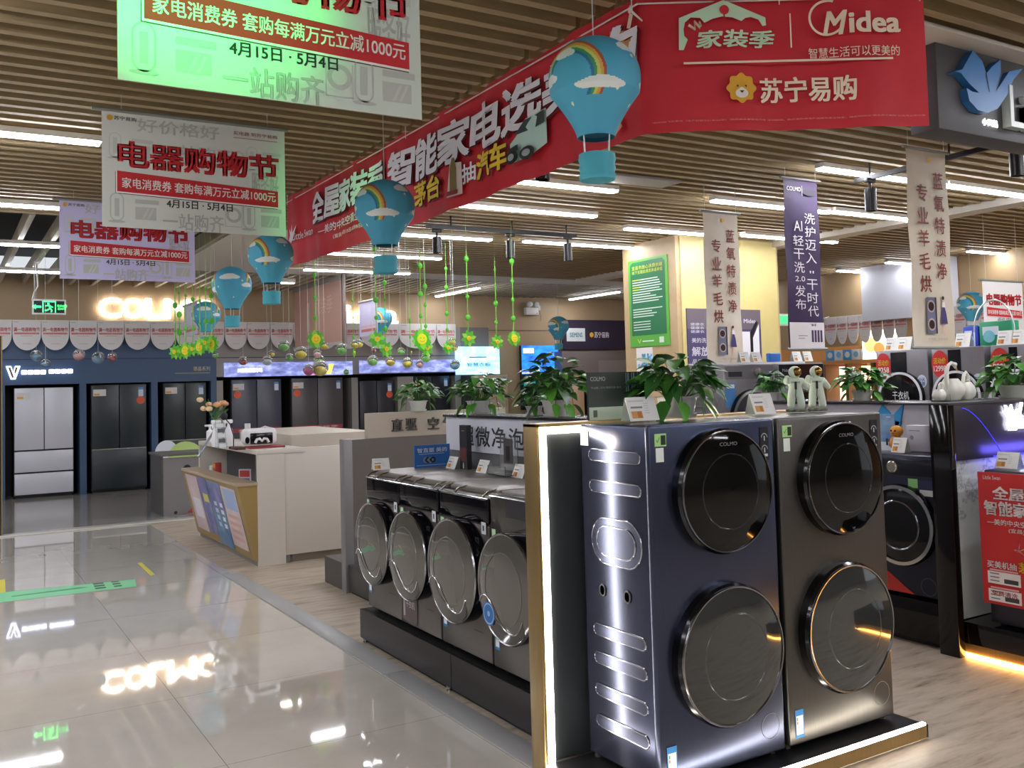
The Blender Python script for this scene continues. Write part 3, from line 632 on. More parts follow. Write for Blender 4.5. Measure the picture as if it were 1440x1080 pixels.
def tower(name, label, x0, mm, Wd, side):
    t = thing(name, label, 'washing machine', (x0+Wd/2, 2.6, .066)); h0 = .018; HT = 1.27; w2 = Wd/2
    m = MB(); m.box(-w2+.004, .02, h0, w2-.004, .425, HT-.004, mm, .008); m.box(-w2, 0, h0+.004, w2, .03, HT, mm, .009, 3); m.build('body', t, 30)
    m = MB()
    for x in (-w2+.03, w2-.03):
        for y in (.05, .40): m.cyl((x, y, 0), .016, h0+.004, RUB)
    m.build('feet', t)
    cu, cl = 1.02, .43
    d = door('upper_door', t, .015, cu, .222, True, .045, mat('08090a', .05, 0, 0, 0, 0, .35), mat('3a3c40', .12, .6), mat('77777c', .2, 1))
    m = MB(); m.rect(-.045, cu+.035, .08, cu+.12, mat('17181a', .2), -.058); m.text('COLMO', -.03, cu+.165, .055, cu+.178, mat('7b7b80', .5), -.060, .01)
    for zz in (.06, .10): m.disc(.115, cu+zz, .005, mat('55585c', .5), -.058, 10)
    m.build('display', d)
    door('lower_door', t, .015, cl, .248, False, .045, mat('2f3231', .07, 0, 0, 0, 1), mat('565a57', .15, .5), mat('9a9a9c', .2, 1))
    m = MB(); m.ring(w2-.075, h0+.105, .046, .0475, CHROME, -.0015, 40); m.build('filter_cover', t)
    m = MB(); m.rect(-w2+.022, HT-.075, -w2+.075, HT-.03, mat('a9d88a', .6), -.002); m.rect(-w2+.05, HT-.07, -w2+.072, HT-.036, mat('1d2a1c', .6), -.0026); m.text('✓', -w2+.028, HT-.062, -w2+.045, HT-.042, mat('2a7a2a'), -.0026)
    m.rect(-w2+.026, HT-.13, -w2+.062, HT-.08, mat('dfe6dc', .6), -.002); m.build('green_sticker', t)
    m = MB(); m.rect(w2-.075, HT-.155, w2-.03, HT-.03, mat('0d0f14', .4), -.002)
    for zz in (.07, .115): m.ring(w2-.0525, HT-zz, .013, .017, mat('9aa0aa', .6), -.0026, 20, 0, PI); m.rect(w2-.055, HT-zz-.012, w2-.05, HT-zz+.006, mat('d0d4d8', .6), -.0026)
    m.rect(w2-.068, HT-.142, w2-.037, HT-.132, mat('c8ccd0', .6), -.0026); m.build('warning_sticker', t)
    energy_label(t, -w2+.03, h0+.03)
    if side:
        # pressed ribs, oval panel and hand holds on the left flank
        m = MB(); X = -w2+.003
        def P(cy, cz, hw, hh, nm='side_rib', r=.0035):
            m = MB()
            pts = stadium(cy, cz, hw, hh)
            m.tube([(X, a, b) for a, b in pts], r, CHROME if 0 else mat('b4b6c4', .15, 1), 6, True)
            m.raw([(X-.0015, a, b) for a, b in pts], [tuple(range(len(pts)-1, -1, -1))], mm); m.build(nm, t)
        for z in (1.217, 1.10, .56, .455, .335, .22): P(.215, z-.066, .155, .0215)
        P(.215, .90-.066, .15, .085, 'oval_panel'); X -= .002; P(.215, .90-.066, .115, .055, 'oval_panel'); X += .002
        m = MB()
        for y in (.305, .155): m.tube([(X-.001, a, b) for a, b in stadium(y, .713-.066, .016, .02)], .004, mat('20232c', .5), 6, True); m.raw([(X-.003, a, b) for a, b in stadium(y, .713-.066, .016, .02)], [tuple(range(35, -1, -1))], mat('020202', 1, 0, 0, 0, 0, 0))
        m.build('hand_hold', t)
        m = MB(); m.raw([(X-.0012, .42, HT-.085), (X-.0012, .37, HT-.085), (X-.0012, .37, HT-.03), (X-.0012, .42, HT-.03)], [(0, 1, 2, 3)], mat('d9dcc8', .6)); m.build('paper_sticker', t)
    return t
tower('twin_drum_washing_machine', 'tall blue-grey twin drum washing machine, left of the pair, ribbed flank showing', 2.126, TOWL, .612, True)
tower('twin_drum_washing_machine', 'tall warm grey steel twin drum washing machine, right of the pair', 2.762, TOWR, .612, False)

# ================================================================== PRICE CARDS, ACRYLIC SIGNS
def card(label, loc, w_, h_, rz=0, tilt=.35, group='price cards', kind='price_card', face=None):
    t = thing(kind, label, 'price card', loc, rz, group)
    m = MB(); m.T = Matrix.Rotation(-tilt, 4, 'X'); m.box(-w_/2, 0, .0, w_/2, .003, h_, PAPER); y = -.001
    x = -w_/2
    m.rect(x+.06*w_, .80*h_, x+.6*w_, .86*h_, PALE, y); m.rect(x+.1*w_, .52*h_, x+.5*w_, .60*h_, mat('7d7f80'), y); m.rect(x+.08*w_, .10*h_, x+.45*w_, .40*h_, ORNG, y); m.rect(x+.28*w_, .12*h_, x+.43*w_, .38*h_, mat('b9762e', .6), y-.0005)
    for q in (.7, .6, .5, .4, .3): m.rect(x+.55*w_, q*h_, x+.72*w_, (q+.03)*h_, PALE, y)
    m.build('card', t)
    m = MB(); c = math.cos(tilt)*h_; sn = math.sin(tilt)*h_
    m.raw([(-w_/2, .004, 0), (w_/2, .004, 0), (w_/2, sn+.004, c), (-w_/2, sn+.004, c), (w_/2, sn+.03, 0), (-w_/2, sn+.03, 0)], [(2, 3, 5, 4), (0, 1, 4, 5)], mat('d4dcd4', .15, 0, 0, .4)); m.build('holder', t)
    return t
p = aY(890, 594, 3.0); card('price card on the left tall machine in front of the black sign', (p.x, 2.92, 1.338), .145, .098)
p = aY(1058, 584, 3.0); card('price card on the tall machines beside the two astronaut figurines', (p.x, 2.92, 1.338), .125, .092)
a = aY(835, 592, 3.07); b = aY(913, 522, 3.07)
t = thing('acrylic_sign', 'black COLMO acrylic sign standing on the backboard of the tall machines', 'sign', (a.x, 3.10, 1.34)); ww = b.x-a.x; hh = b.z-1.34
m = MB(); m.box(0, 0, 0, ww, .012, hh, mat('3a413d', .3)); m.rect(0, 0, ww, .052, mat('c2d2c2', .6), -.001); m.rect(.02, .012, .04, .04, mat('5c6a5c', .6), -.0015)
m.text('COLMO', .01, hh-.035, .085, hh-.018, mat('b9c0ba', .6), -.0015, .01); m.text('千山岩 | 只为 精英而造 唯己', .012, .125, .165, .135, mat('a0a8a2', .6), -.0015)
for i, x in enumerate((.19, .22, .25)): m.rect(x, .10, x+.016, .19, mat('8fa6ae', .3), -.0015); m.rect(x+.004, .10, x+.009, .19, mat('2a3438', .3), -.002)
m.build('panel', t)

# ================================================================== SIDE ROW: four washers on a dark plinth
t = thing('washer_plinth', 'long dark grey plinth under the row of four front loading washers', 'plinth', (0, 0, 0))
m = MB(); PLI = nmat('plinth_dark', f_brush('3c3836', '444040'), .25, .5); m.box(2.12, 3.2, .025, 2.14, 4.155, .19, PLI); m.box(2.12, 4.16, .025, 2.14, 5.323, .19, PLI); m.build('front_panel', t)
m = MB(); m.box(2.145, 3.2, .0, 2.68, 5.32, .19, mat('161616', .5)); m.build('base', t)
m = MB()
for y in (5.27, 4.2, 3.4): m.cyl((2.128, y, 0), .012, .026, CHROME, 'Z', 10)
m.build('feet', t)
def washer(label, y0, y1, kind):
    W_ = y1-y0; t = thing('front_loading_washer', label, 'washing machine', (2.15, (y0+y1)/2, .19), -PI/2, 'row of four washers on the dark plinth'); w2 = W_/2; h0, HT = .03, .815
    m = MB(); m.box(-w2, .012, h0, w2, .52, HT-.03, STEEL, .006); m.box(-w2, 0, h0, w2, .03, HT-.16 if kind != 3 else HT-.22, STEEL, .006); m.build('body', t, 30)
    m = MB(); m.box(-w2+.003, .06, HT-.03, w2-.003, .52, HT, nmat('worktop_grey', f_brush('8a837c', '938c85'), .4, .4), .006); m.build('worktop', t)
    m = MB()
    if kind == 3: m.box(-w2, -.002, HT-.215, w2, .07, HT-.006, nmat('panel_smoke', f_brush('55504c', '5a5551'), .15, .4), .012, 3)
    else: m.box(-w2+.004, -.004, HT-.155, w2-.004, .07, HT-.035, GLOSS, .012, 3)
    o = m.build('control_panel', t)
    m = MB(); z = HT-.03 if kind != 3 else HT-.012
    m.tube([(-w2+.003, -.002, z-.006), (w2-.003, -.003, z-.006)], .0028, CHROME, 6)
    if kind != 3:
        for x in (-w2+.012, -w2+.16, w2-.06): m.tube([(x, -.003, z-.006), (x+.008, .025, z+.018), (x+.02, .07, z+.028)], .005, CHROME, 6)  # short bright arcs: reflections on the worktop's rounded front edge, modelled as tubes
    m.build('chrome_trim', o)
    if kind == 3: m = MB(); m.rect(w2-.34, HT-.10, w2-.1, HT-.02, mat('2d2d33', .1), -.0035); m.build('screen', o)
    c = (0.01, 0, .235+h0+.16); R = w2-.004; th = .075
    d = MB(); d.lathe([(R*.9, -.0), (R*.99, .004), (R, th*.8), (R*.985, th)], GLOSS, c, 'Y', 56); o = d.build('door', t)
    d = MB(); d.lathe([(R*.985, th-.004), (R, th+.003), (R*.985, th+.009), (R*.965, th+.006), (R*.96, th)], mat('9b9b9d', .2, 1), c, 'Y', 56); d.build('rim', o)
    d = MB(); d.lathe([(R*.965, th+.003), (R*.8, th+.012), (R*.6, th+.018), (R*.3, th+.021), (.0001, th+.022)], mat('6c6862', .06, .35, 0, 0, 1), c, 'Y', 56); d.build('glass', o)
    # swooping chrome line across the glass and a moulded drum ring
    d = MB(); K = [(-.93, -.36), (-.84, -.25), (-.66, -.20), (-.42, -.30), (-.2, -.52), (.02, -.70), (.28, -.75), (.50, -.64), (.66, -.40)]; pts = []
    for i in range(len(K)-1):
        p0, p1, p2, p3 = K[max(i-1, 0)], K[i], K[i+1], K[min(i+2, len(K)-1)]
        for q in range(4):
            u = q/4; f = lambda k: .5*(2*p1[k]+(p2[k]-p0[k])*u+(2*p0[k]-5*p1[k]+4*p2[k]-p3[k])*u*u+(3*p1[k]-p0[k]-3*p2[k]+p3[k])*u**3)
            x, z = f(0), f(1); rr_ = math.hypot(x, z); pts.append((c[0]+R*x, -th-(.025-.018*rr_**2), c[2]+R*z))
    low = MB(); vs = []
    for p in pts:
        x = (p[0]-c[0])/R; e = .95
        zl = -math.sqrt(max(0, e*e-x*x)); zt = min(0, (p[2]-c[2])/R)
        for q in range(5):
            z = zt+(min(zl, zt)-zt)*q/4; rr_ = math.hypot(x, z); vs.append((c[0]+R*x, -th-(.0245-.0185*rr_**2), c[2]+R*z))
    low.raw(vs, [(i*5+q, i*5+q+1, i*5+q+6, i*5+q+5) for i in range(len(pts)-1) for q in range(4)], mat('3d3a38', .08, .2, 0, 0, 1)); low.build('lower_glass', o)
    d.tube(pts, .0035, mat('c9c9c9', .15, 1), 6)
    d.build('swoosh_trim', o)
    d = MB(); d.lathe([(R*.66, th+.0165), (R*.655, th+.019), (R*.64, th+.0185)], mat('8b8782', .1, .5), c, 'Y', 48); d.build('drum_ring', o)
    if kind == 3:
        d = MB(); d.disc(c[0]-R*.52, c[2]-R*.52, .052, mat('2d6fb4', .3), -th-.019, 30); d.ring(c[0]-R*.52, c[2]-R*.52, .040, .046, mat('9cc4e8', .3), -th-.0196, 30); d.disc(c[0]-R*.52, c[2]-R*.52, .012, mat('9cc4e8', .3), -th-.0196, 12); d.build('round_sticker', o)
    if kind in (1, 2): d = MB(); d.text('洗烘一体', c[0]-.02, c[2]-R*.72, c[0]+.05, c[2]-R*.66, mat('b0aea8', .5), -th-.018); d.build('lettering', o)
    m = MB(); m.rect(w2-.062, HT-.20, w2-.02, HT-.145 if kind != 3 else HT-.145, mat('d8dadc', .6), -.006); m.rect(w2-.05, HT-.185, w2-.034, HT-.16, mat('4a5568', .6), -.0065)
    m.build('white_sticker', t)
    m = MB(); m.rect(-w2+.02, HT-.225, -w2+.055, HT-.165, mat('b6dcae', .6), -.006); m.build('green_sticker', t)
    if kind != 1: energy_label(t, -w2+.02, h0+.08, .04, .17)
    else:
        m = MB(); m.rect(-w2+.015, h0+.02, -w2+.2, h0+.16, mat('5d5050', .4), -.003); m.text('干衣机', -w2+.06, h0+.09, -w2+.17, h0+.13, mat('c8c4c0', .5), -.004, .02); m.rect(-w2+.03, h0+.04, -w2+.05, h0+.14, mat('aaa6a2', .5), -.004); m.build('info_sticker', t)
    m = MB(); m.rect(w2-.16, h0+.125, w2-.07, h0+.128, mat('2a2826', .5), -.003); m.build('flap_slot', t)
    m = MB()
    for x in (-w2+.04, w2-.04):
        for y in (.06, .46): m.cyl((x, y, .0), .018, h0+.004, RUB, 'Z', 12)
    m.build('feet', t)
    return t
washer('steel grey front loading washer at the far end of the row of four', 4.79, 5.26, 0)
washer('steel grey washer second from the far end of the row, dark sticker at its foot', 4.315, 4.785, 1)
washer('steel grey washer second from the front of the row, blue energy label at its foot', 3.80, 4.30, 2)
washer('steel grey washer nearest the gold frame, round blue sticker on its door', 3.30, 3.785, 3)
# cards and leaflets on the washers
def side_card(label, px, py, w_=.11, h_=.075, X=2.58):
    p = aX(px, py, X); return card(label, (X-.02, p.y, 1.006), w_, h_, -PI/2, .4)
c = card('white curled leaflet stand on the far end washer', aX(537, 656, 2.235), .10, .075, -.2, .5); c.location.z = 1.006
side_card('price card on the second washer from the far end, beside the dark slim box', 637, 655); side_card('price card on the second washer from the front, before the lettered white board', 680, 660); side_card('price card on the washer nearest the gold frame', 731, 664)
a = aY(568, 652, 5.30); b = aY(616, 616, 5.30)
t = thing('tabletop_poster', 'blue tabletop poster with white lettering and round machine picture on the far washer', 'poster', (a.x, 5.15, 1.006)); W_ = (b.x-a.x)*5.15/5.3+.01; hh = .135
m = MB(); m.box(0, 0, 0, W_, .006, hh, nmat('poster_blue', f_cloth('2a66b4', '3a78c4'), .5)); m.text('智直驱 美的', .02, hh-.045, W_-.02, hh-.018, mat('e8eef4'), -.001, .02)
m.rect(.03, hh-.056, W_-.04, hh-.052, mat('a8c4e4'), -.001)
for i in range(4): m.ring(.075+i*.016, .045, .008, .018, mat('1c2430' if i % 2 else '8a94a4', .4), -.0012-.0003*i, 20)
m.rect(.015, .012, W_-.015, .016, mat('9cbce0'), -.001); m.build('panel', t)
t = thing('slim_display_box', 'tall slim dark box with red glow picture standing behind the washers', 'display box', aX(657, 664, 2.60), -PI/2)
m = MB(); L = .085; m.box(-L, 0, 0, L*.05, .03, .27, mat('2c2a2e', .35)); m.rect(-L+.005, .06, 0, .14, mat('5c2c26', .5), -.001); m.disc(-L*.5, .035, .006, mat('c8c8c8'), -.0012, 12, .018); m.rect(-L*.7, .235, -L*.3, .24, mat('8a8a90'), -.001); m.build('box', t)
# clear acrylic holder in front of the white board
t = thing('acrylic_display', 'clear acrylic tray stand with dark picture in front of the lettered white board', 'display stand', aX(716, 667, 2.585), -PI/2)
m = MB(); m.box(-.09, 0, .02, .09, .004, .20, CLEAR); m.box(-.09, -.08, 0, .09, .004, .004, CLEAR); m.box(-.09, -.08, 0, .09, -.076, .05, CLEAR); m.build('stand', t)
m = MB(); m.box(-.045, -.004, .06, .045, -.001, .19, mat('4a4648', .4)); m.rect(-.02, .07, .02, .15, mat('26242a', .3), -.005); m.build('picture', t)

# ================================================================== BACK BOARDS OF THE SIDE ROW
t = thing('lettered_back_board', 'white board with black characters behind the washers, black ledge on top', 'display board', (2.70, 5.26, 0), -PI/2); LB = 5.26-3.16
m = MB(); m.box(0, 0, .0, LB, .12, 1.10, mat('6a6a6c', .4), 0); m.build('lower_panel', t)
m = MB(); m.box(0, -.012, 1.10, LB, .12, 1.30, mat('cdd0dc', .5)); 
p0 = aX(652, 632, 2.69); m.vtext('', 0, 0, 0, 1, BLK)
for i, ch in enumerate('超微净泡水离子'): x = 5.26-p0.y-.03+i*.19; m.text(ch, x, 1.135, x+.165, 1.25, mat('2c2e36', .5), -.0135, .02)
m.build('white_panel', t)
m = MB(); m.box(-.01, -.03, 1.30, LB, .2, 1.318, mat('1c1c1f', .25), .003); m.build('ledge', t)
YP = 6.6
t = thing('grey_partition', 'grey partition panel beyond the washer row, ending in a pale edge post', 'partition', (0, YP, 0))
m = MB(); m.box(2.59, 0, .0, 4.0, .08, 1.113, nmat('partition_grey', f_brush('6c6864', '716d69'), .4, .3)); m.build('panel', t)
m = MB(); m.box(2.525, -.004, 0, 2.592, .085, 1.117, mat('8b8a8c', .4, .3), .003); m.build('edge_post', t)
t = thing('lettered_sign_board', 'beige sign board with raised grey characters on top of the grey partition', 'sign', (2.722, YP+.012, 1.114))
m = MB(); m.box(0, 0, 0, 1.2, .06, .187, mat('b5aa9c', .5)); m.build('board', t)
for ch, x0, x1 in (('直', .195, .285), ('驱', .31, .40), ('空', .50, .59), ('气', .63, .72), ('洗', .75, .84)): m = MB(); m.text(ch, x0, .045, x1, .135, mat('6d6a66', .3, .5), -.001, .03, 0, False, .12); m.build('raised_letter', t)
t = thing('low_dark_plinth', 'low empty dark plinth beyond the grey partition beside the counter', 'plinth', (2.54, 6.0, 0))
m = MB(); m.box(0, 0, .02, .8, .59, .205, nmat('plinth_low', f_brush('4a4744', '504d4a'), .35, .4), .004); m.build('box', t); m = MB(); m.box(.02, .02, 0, .78, .58, .02, BLK); m.box(0.005, .69, .0, .8, 1.1, .2, mat('4a4744', .4)); m.build('kick', t)

# ================================================================== RECEPTION COUNTER AND DESK
CW = mat('cfc8be', .4); YC = 8.05
xc0 = 2.30; xm = aY(401, 700, YC).x; xe = xm+1.0
t = thing('reception_counter', 'white reception counter with slanted golden poster front and open shelf', 'counter', (xc0, YC, 0))
m = MB(); m.box(0, 0, .0, xm-xc0, .02, .944, CW); m.box(0, 2.1, .0, .5, 2.14, .985, CW); m.box(.28, .02, .05, .30, 2.1, .95, mat('5a5a60', .5)); m.box(-.003, -.003, .945, .42, 2.14, .985, CW, .003); m.box(0, .02, .60, .28, 2.1, .62, CW)
m.build('body', t)
m = MB(); m.box(.0, .03, .62, .28, .05, .945, mat('6a6a6e', .5)); m.build('shelf_side', t)
m = MB(); m.box(xm-xc0+.001, .008, .07, xe-xc0, .06, .985, CW, .002); o = m.build('side_door', t); m = MB(); m.disc(xm-xc0+.012, .80, .006, mat('555555', .4), .0285, 10); m.rect(xm-xc0+.004, .78, xm-xc0+.02, .83, mat('aaa49a', .4), .029); m.build('lock', o)
m = MB(); m.box(xm-xc0+.02, .05, .0, xe-xc0, .5, .07, mat('8d8378', .5)); m.box(0, .02, 0, .28, 2.1, .07, mat('7d7d7c', .4)); m.build('kick', t)
m = MB(); m.box(.42, .35, .90, xe-xc0, 2.1, 1.08, mat('bdb3a5', .45)); m.build('rear_ledge', t)
# slanted golden front
xo = aY(333, 683, YC).x-xc0; zo = aY(333, 683, YC).z; xi = 0.0; zbm = aY(359, 790, YC).z
GD = mat('a08654', .45)
m = MB(); m.T = Matrix.Translation((0, 0, 0))
pts = [(xo, zo), (-.001, zo+.012), (-.001, zbm), (-.02, zbm)]
m.prism([(p[0], p[1]) for p in pts], .0, 2.13, GD); o = m.build('slanted_front', t)
m = MB(); m.box(xo-.004, -.01, zo-.01, 0, 2.14, zo+.014, mat('b3a087', .35)); m.build('front_ledge', o)
m = MB()
def on_slant(u, v, e=.004):
    # u along counter from near end, v from bottom to top of slope
    x = -.02+(xo+.02)*v-e; z = zbm+(zo-zbm)*v; return (x, u, z)
def slq(u0, u1, v0, v1, mm, e=.004, k=.0): m.raw([on_slant(u1, v0, e), on_slant(u0, v0, e), on_slant(u0, v1, e), on_slant(u1, v1, e)], [(0, 1, 2, 3)], mm)
PB = nmat('poster_dusk', f_cloth('4a5a9a', '8a86b8'), .35); PC = nmat('poster_sea', f_cloth('3f6f9e', '77a2c4'), .35); PP = nmat('poster_pink', f_cloth('c8b6c4', 'd9c4bc'), .4)
slq(.12, .62, .10, .93, PP); slq(.64, 1.12, .02, .95, PC); slq(1.14, 1.5, .12, .96, PB); slq(1.52, 2.0, .1, .95, PP)
slq(.66, 1.10, .55, .93, PB, .0045); slq(.16, .55, .62, .9, mat('9fb4dc', .4), .0045)
for q in (.2, .3, .4, .5): slq(.16, .56, q, q+.05, mat('d8a9a0', .4), .0046); slq(.70, .80, q+.1, q+.16, mat('dfe6ee', .4), .0048); slq(.9, 1.0, q+.1, q+.16, mat('b9cce0', .4), .0048)
slq(1.2, 1.4, .6, .72, mat('d8cf5a', .4), .0048); slq(1.58, 1.9, .3, .6, mat('e0dce6', .4), .0048); m.build('poster_print', o)
# things on and in the counter
def at(px, py, Y): q = aY(px, py, Y); return q
def sbox(name, label, cat, px0, px1, y0, y1, Y, dy, mm, prints=(), group=None, rz=0):
    a = at(px0, y1, Y); b = at(px1, y0, Y); t = thing(name, label, cat, (a.x, Y, a.z), rz, group); m = MB(); W_ = b.x-a.x; h_ = b.z-a.z
    m.box(0, 0, 0, W_, dy, h_, mm, .004 if dy > .02 else 0)
    for (u0, v0, u1, v1, mm2) in prints: m.rect(u0*W_, v0*h_, u1*W_, v1*h_, mm2, -.0015)
    m.build('body', t); return t
p = at(367, 626, 8.3); zt_ = .986
t = thing('karaoke_speaker', 'white rounded tabletop speaker with black front on a red stand at the counter', 'speaker', (p.x, 8.28, zt_+.02)); s_ = 1
m = MB(); m.box(-.145, 0, .01, .145, .16, .155, mat('e4e2e4', .3), .04, 4); m.build('shell', t)
m = MB(); m.box(-.10, -.006, .02, .10, .004, .115, BLACK, .01, 2); m.disc(-.125, .055, .02, BLACK, -.002, 14, .03); m.build('screen', t)
m = MB(); m.tube([(-.06, -.012, .03), (-.045, -.012, .06), (-.02, -.012, .065), (0, -.012, .045), (.02, -.012, .065), (.045, -.012, .06), (.06, -.012, .03)], .012, mat('e4e2e4', .3), 8); m.build('smile_trim', t)
m = MB(); m.cyl((-.105, .06, .15), .025, .05, mat('d8d6d8', .3)); m.build('top_knob', t); m = MB(); m.tube([(.0, .06, .15), (.05, .06, .168), (.1, .06, .15)], .006, mat('d8d6d8', .3)); m.build('carry_handle', t)
t = thing('red_tray', 'flat red stand under the white speaker', 'tray', (p.x-.11, 8.24, zt_)); m = MB(); m.box(0, 0, 0, .31, .2, .018, mat('8d2f33', .5), .004); m.build('board', t)
t = thing('payment_terminal', 'small dark reddish card reader left of the white speaker', 'card reader', (p.x-.25, 8.2, zt_)); m = MB(); m.box(0, 0, 0, .09, .16, .025, mat('4a2a2c', .5), .006); m.build('body', t)
for i, (px, s, lab) in enumerate(((305, 1.0, 'white spray bottle standing left of the acrylic leaflet rack on the counter'), (322, 1.0, 'white spray bottle standing right of the acrylic leaflet rack on the counter'))):
    q = at(px, 620, 8.9); t = thing('spray_bottle', lab, 'bottle', (q.x, 8.9, zt_), 0, 'spray bottles on the counter')
    m = MB(); m.lathe([(.0001, 0), (.045, 0), (.048, .02), (.046, .10), (.03, .16), (.016, .19), (.016, .21)], mat('e6e6ea', .35), n=20); m.build('bottle', t)
    m = MB(); m.box(-.05, -.018, .21, .035, .018, .245, mat('f0f0f2', .35), .008); m.box(-.045, -.006, .17, -.03, .006, .215, mat('f0f0f2', .35), .004); m.build('spray_head', t)
q = at(313, 622, 8.6); t = thing('leaflet_rack', 'clear tiered rack of small cards on the reception counter', 'rack', (q.x, 8.6, zt_))
m = MB()
for k in range(5): m.box(-.04, .02*k, .0+.045*k, .04, .02*k+.004, .05+.045*k, CLEAR); 
m.box(-.04, .09, 0, .04, .1, .26, CLEAR); m.build('rack', t)
m = MB()
for k in range(5): m.rect(-.03, .005+.045*k, .03, .04+.045*k, mat('5d6066' if k % 2 else 'd8dade', .5), .019*k-.002)
m.build('cards', t)
q = at(309, 620, 8.45); t = thing('microphone', 'black gooseneck microphone rising over the counter', 'microphone', (q.x+.12, 8.45, zt_))
m = MB(); m.cyl((0, 0, 0), .04, .02, BLK); m.build('base', t); m = MB(); m.tube([(0, 0, .02), (0, 0, .12), (-.03, 0, .22), (-.07, 0, .27)], .005, BLK); m.build('gooseneck', t); m = MB(); m.sph((-.08, 0, .29), .03, RUB, (1, 1, 1.2)); m.build('foam_head', t)
q = at(285, 640, 9.95); t = thing('pump_bottle', 'white pump bottle at the far corner of the reception counter', 'bottle', (2.36, 9.95, zt_)); m = MB(); m.lathe([(.0001, 0), (.035, 0), (.036, .1), (.012, .12), (.012, .15)], mat('e8e8ea', .3), n=18); m.build('bottle', t); m = MB(); m.box(-.05, -.012, .15, .02, .012, .17, mat('e8e8ea', .3), .004); m.build('pump', t)
t = thing('flower_vase', 'white vase of peach coloured roses on the reception counter', 'flowers', (2.44, 10.0, zt_))
m = MB(); m.lathe([(.0001, 0), (.05, 0), (.055, .05), (.045, .16), (.05, .2), (.045, .2), (.04, .16)], mat('d8dde4', .3), n=20); m.build('vase', t)
m = MB(); rr = random.Random(3)
for i in range(9):
    a = i*2.4; r_ = .05+.10*rr.random(); c = Vector((r_*math.cos(a)-.03, r_*math.sin(a)*.6, .33+.10*rr.random())); m.tube([(0, 0, .15), tuple(c*.7+Vector((0, 0, .08))), tuple(c)], .004, LEAF[1], 5)
    for k in range(3): b = Vector((rr.uniform(-.08, .08), rr.uniform(-.05, .05), .22+.1*rr.random())); m.raw([tuple(b), tuple(b+Vector((.03, .01, .02))), tuple(b+Vector((.06, 0, .05))), tuple(b+Vector((.02, -.01, .035)))], [(0, 1, 2, 3)], LEAF[0])
m.build('stems', t)
rr = random.Random(3)
for i in range(9):
    a = i*2.4; r_ = .05+.10*rr.random(); c = (r_*math.cos(a)-.03, r_*math.sin(a)*.6, .33+.10*rr.random())
    for k in range(6): rr.random(), rr.random(), rr.random()
    m = MB(); P_ = mat(['e7b98e', 'eac79c', 'e0a57a'][i % 3], .6)
    for q in (1, .78, .55): m.sph((c[0], c[1], c[2]+.01*(1-q)), .036*q, P_, (1, 1, .75), 7)
    m.build('rose', t)
t = thing('phone_holder', 'grey bent tablet arm leaning over the far corner of the counter', 'holder', (2.33, 9.6, zt_)); m = MB(); m.tube([(0, 0, 0), (-.02, -.05, .12), (-.09, -.1, .04), (-.2, -.15, -.12)], .013, mat('8b9096', .3, .5)); m.build('arm', t)
# shelf contents
t = thing('leaflet_stand', 'small red and white printed leaflet on the open counter shelf', 'leaflet', (2.36, 8.66, .621), -PI/4)
m = MB(); m.box(-.06, 0, 0, .06, .01, .16, mat('c8c6c8', .5)); m.rect(-.05, .09, .05, .15, mat('b23a3c', .5)); m.rect(-.05, .02, .05, .08, mat('7d8088', .5)); m.build('card', t)
t = thing('small_box', 'small red and yellow packet at the far end of the open shelf', 'box', (2.34, 9.7, .621), -PI/2); m = MB(); m.box(-.05, 0, 0, .05, .06, .16, mat('c0453c', .5), .004); m.rect(-.045, .11, .045, .15, mat('d8a03c', .5)); m.build('box', t)
t = thing('small_box', 'white small carton on the far end of the open shelf', 'box', (2.34, 9.86, .621), -PI/2); m = MB(); m.box(-.05, 0, 0, .05, .08, .12, mat('d5d2cf', .5), .004); m.build('box', t)
# desk behind
t = thing('grey_desk', 'grey desk panel with round cable hole behind the counter', 'desk', (2.27, 12.0, .004)); DK = mat('7a7676', .4)
m = MB(); m.box(0.02, 0, .0, .95, .03, .70, DK); m.build('front_panel', t)
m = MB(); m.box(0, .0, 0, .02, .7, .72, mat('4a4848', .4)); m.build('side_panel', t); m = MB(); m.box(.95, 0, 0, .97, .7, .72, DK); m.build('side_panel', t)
m = MB(); m.box(-.02, -.02, .72, 1.0, .72, .745, mat('5a5856', .35)); m.build('desktop', t)
m = MB(); m.disc(.30, .56, .045, BLK, -.001, 24); m.disc(.16, .035, .02, BLK, -.001, 12); m.build('cable_hole', t)
m = MB(); m.pol([(.29, .02), (.60, .02), (.60, .22), (.48, .20)], mat('b4362f', .5), -.002); m.disc(.40, .07, .02, mat('d9b48a', .5), -.003, 14); m.text('家装', .46, .09, .57, .13, mat('ead8d0', .5), -.003, .02); m.build('red_sticker', t)
t = thing('plastic_chair', 'pale green moulded chair back showing behind the grey desk', 'chair', (2.80, 13.1, .004))
m = MB(); G_ = mat('a9c46a', .4); vs = []
for i in range(13):
    a = PI*i/12
    vs.append((.23*math.cos(a), -.05*math.sin(a)*0+.1-.06*abs(math.cos(a)), .62+.21*math.sin(a)))
m.raw(vs+[(v[0]*.93, v[1]+.02, v[2]-.01) for v in vs], [tuple(range(13)), tuple(range(25, 12, -1))]+[(i, i+13, i+14, i+1) for i in range(12)], G_); m.box(-.23, -.02, .42, .23, .02+.08, .63, G_, .01); m.build('backrest', t)
m = MB(); m.box(-.23, -.36, .41, .23, .08, .44, G_, .012); m.build('seat', t)
for x in (-.18, .18):
    for y in (-.3, .05): m = MB(); m.tube([(x, y, .41), (x*1.2, y*1.1, 0)], .012, mat('c8b08a', .5)); m.build('leg', t)
t = thing('plastic_chair', 'white moulded chair back barely showing left of the green one', 'chair', (2.79, 14.3, .004))
m = MB(); vs = [(.16*math.cos(PI*i/12), .05, .62+.18*math.sin(PI*i/12)) for i in range(13)]; G_ = mat('d5d8e0', .4)
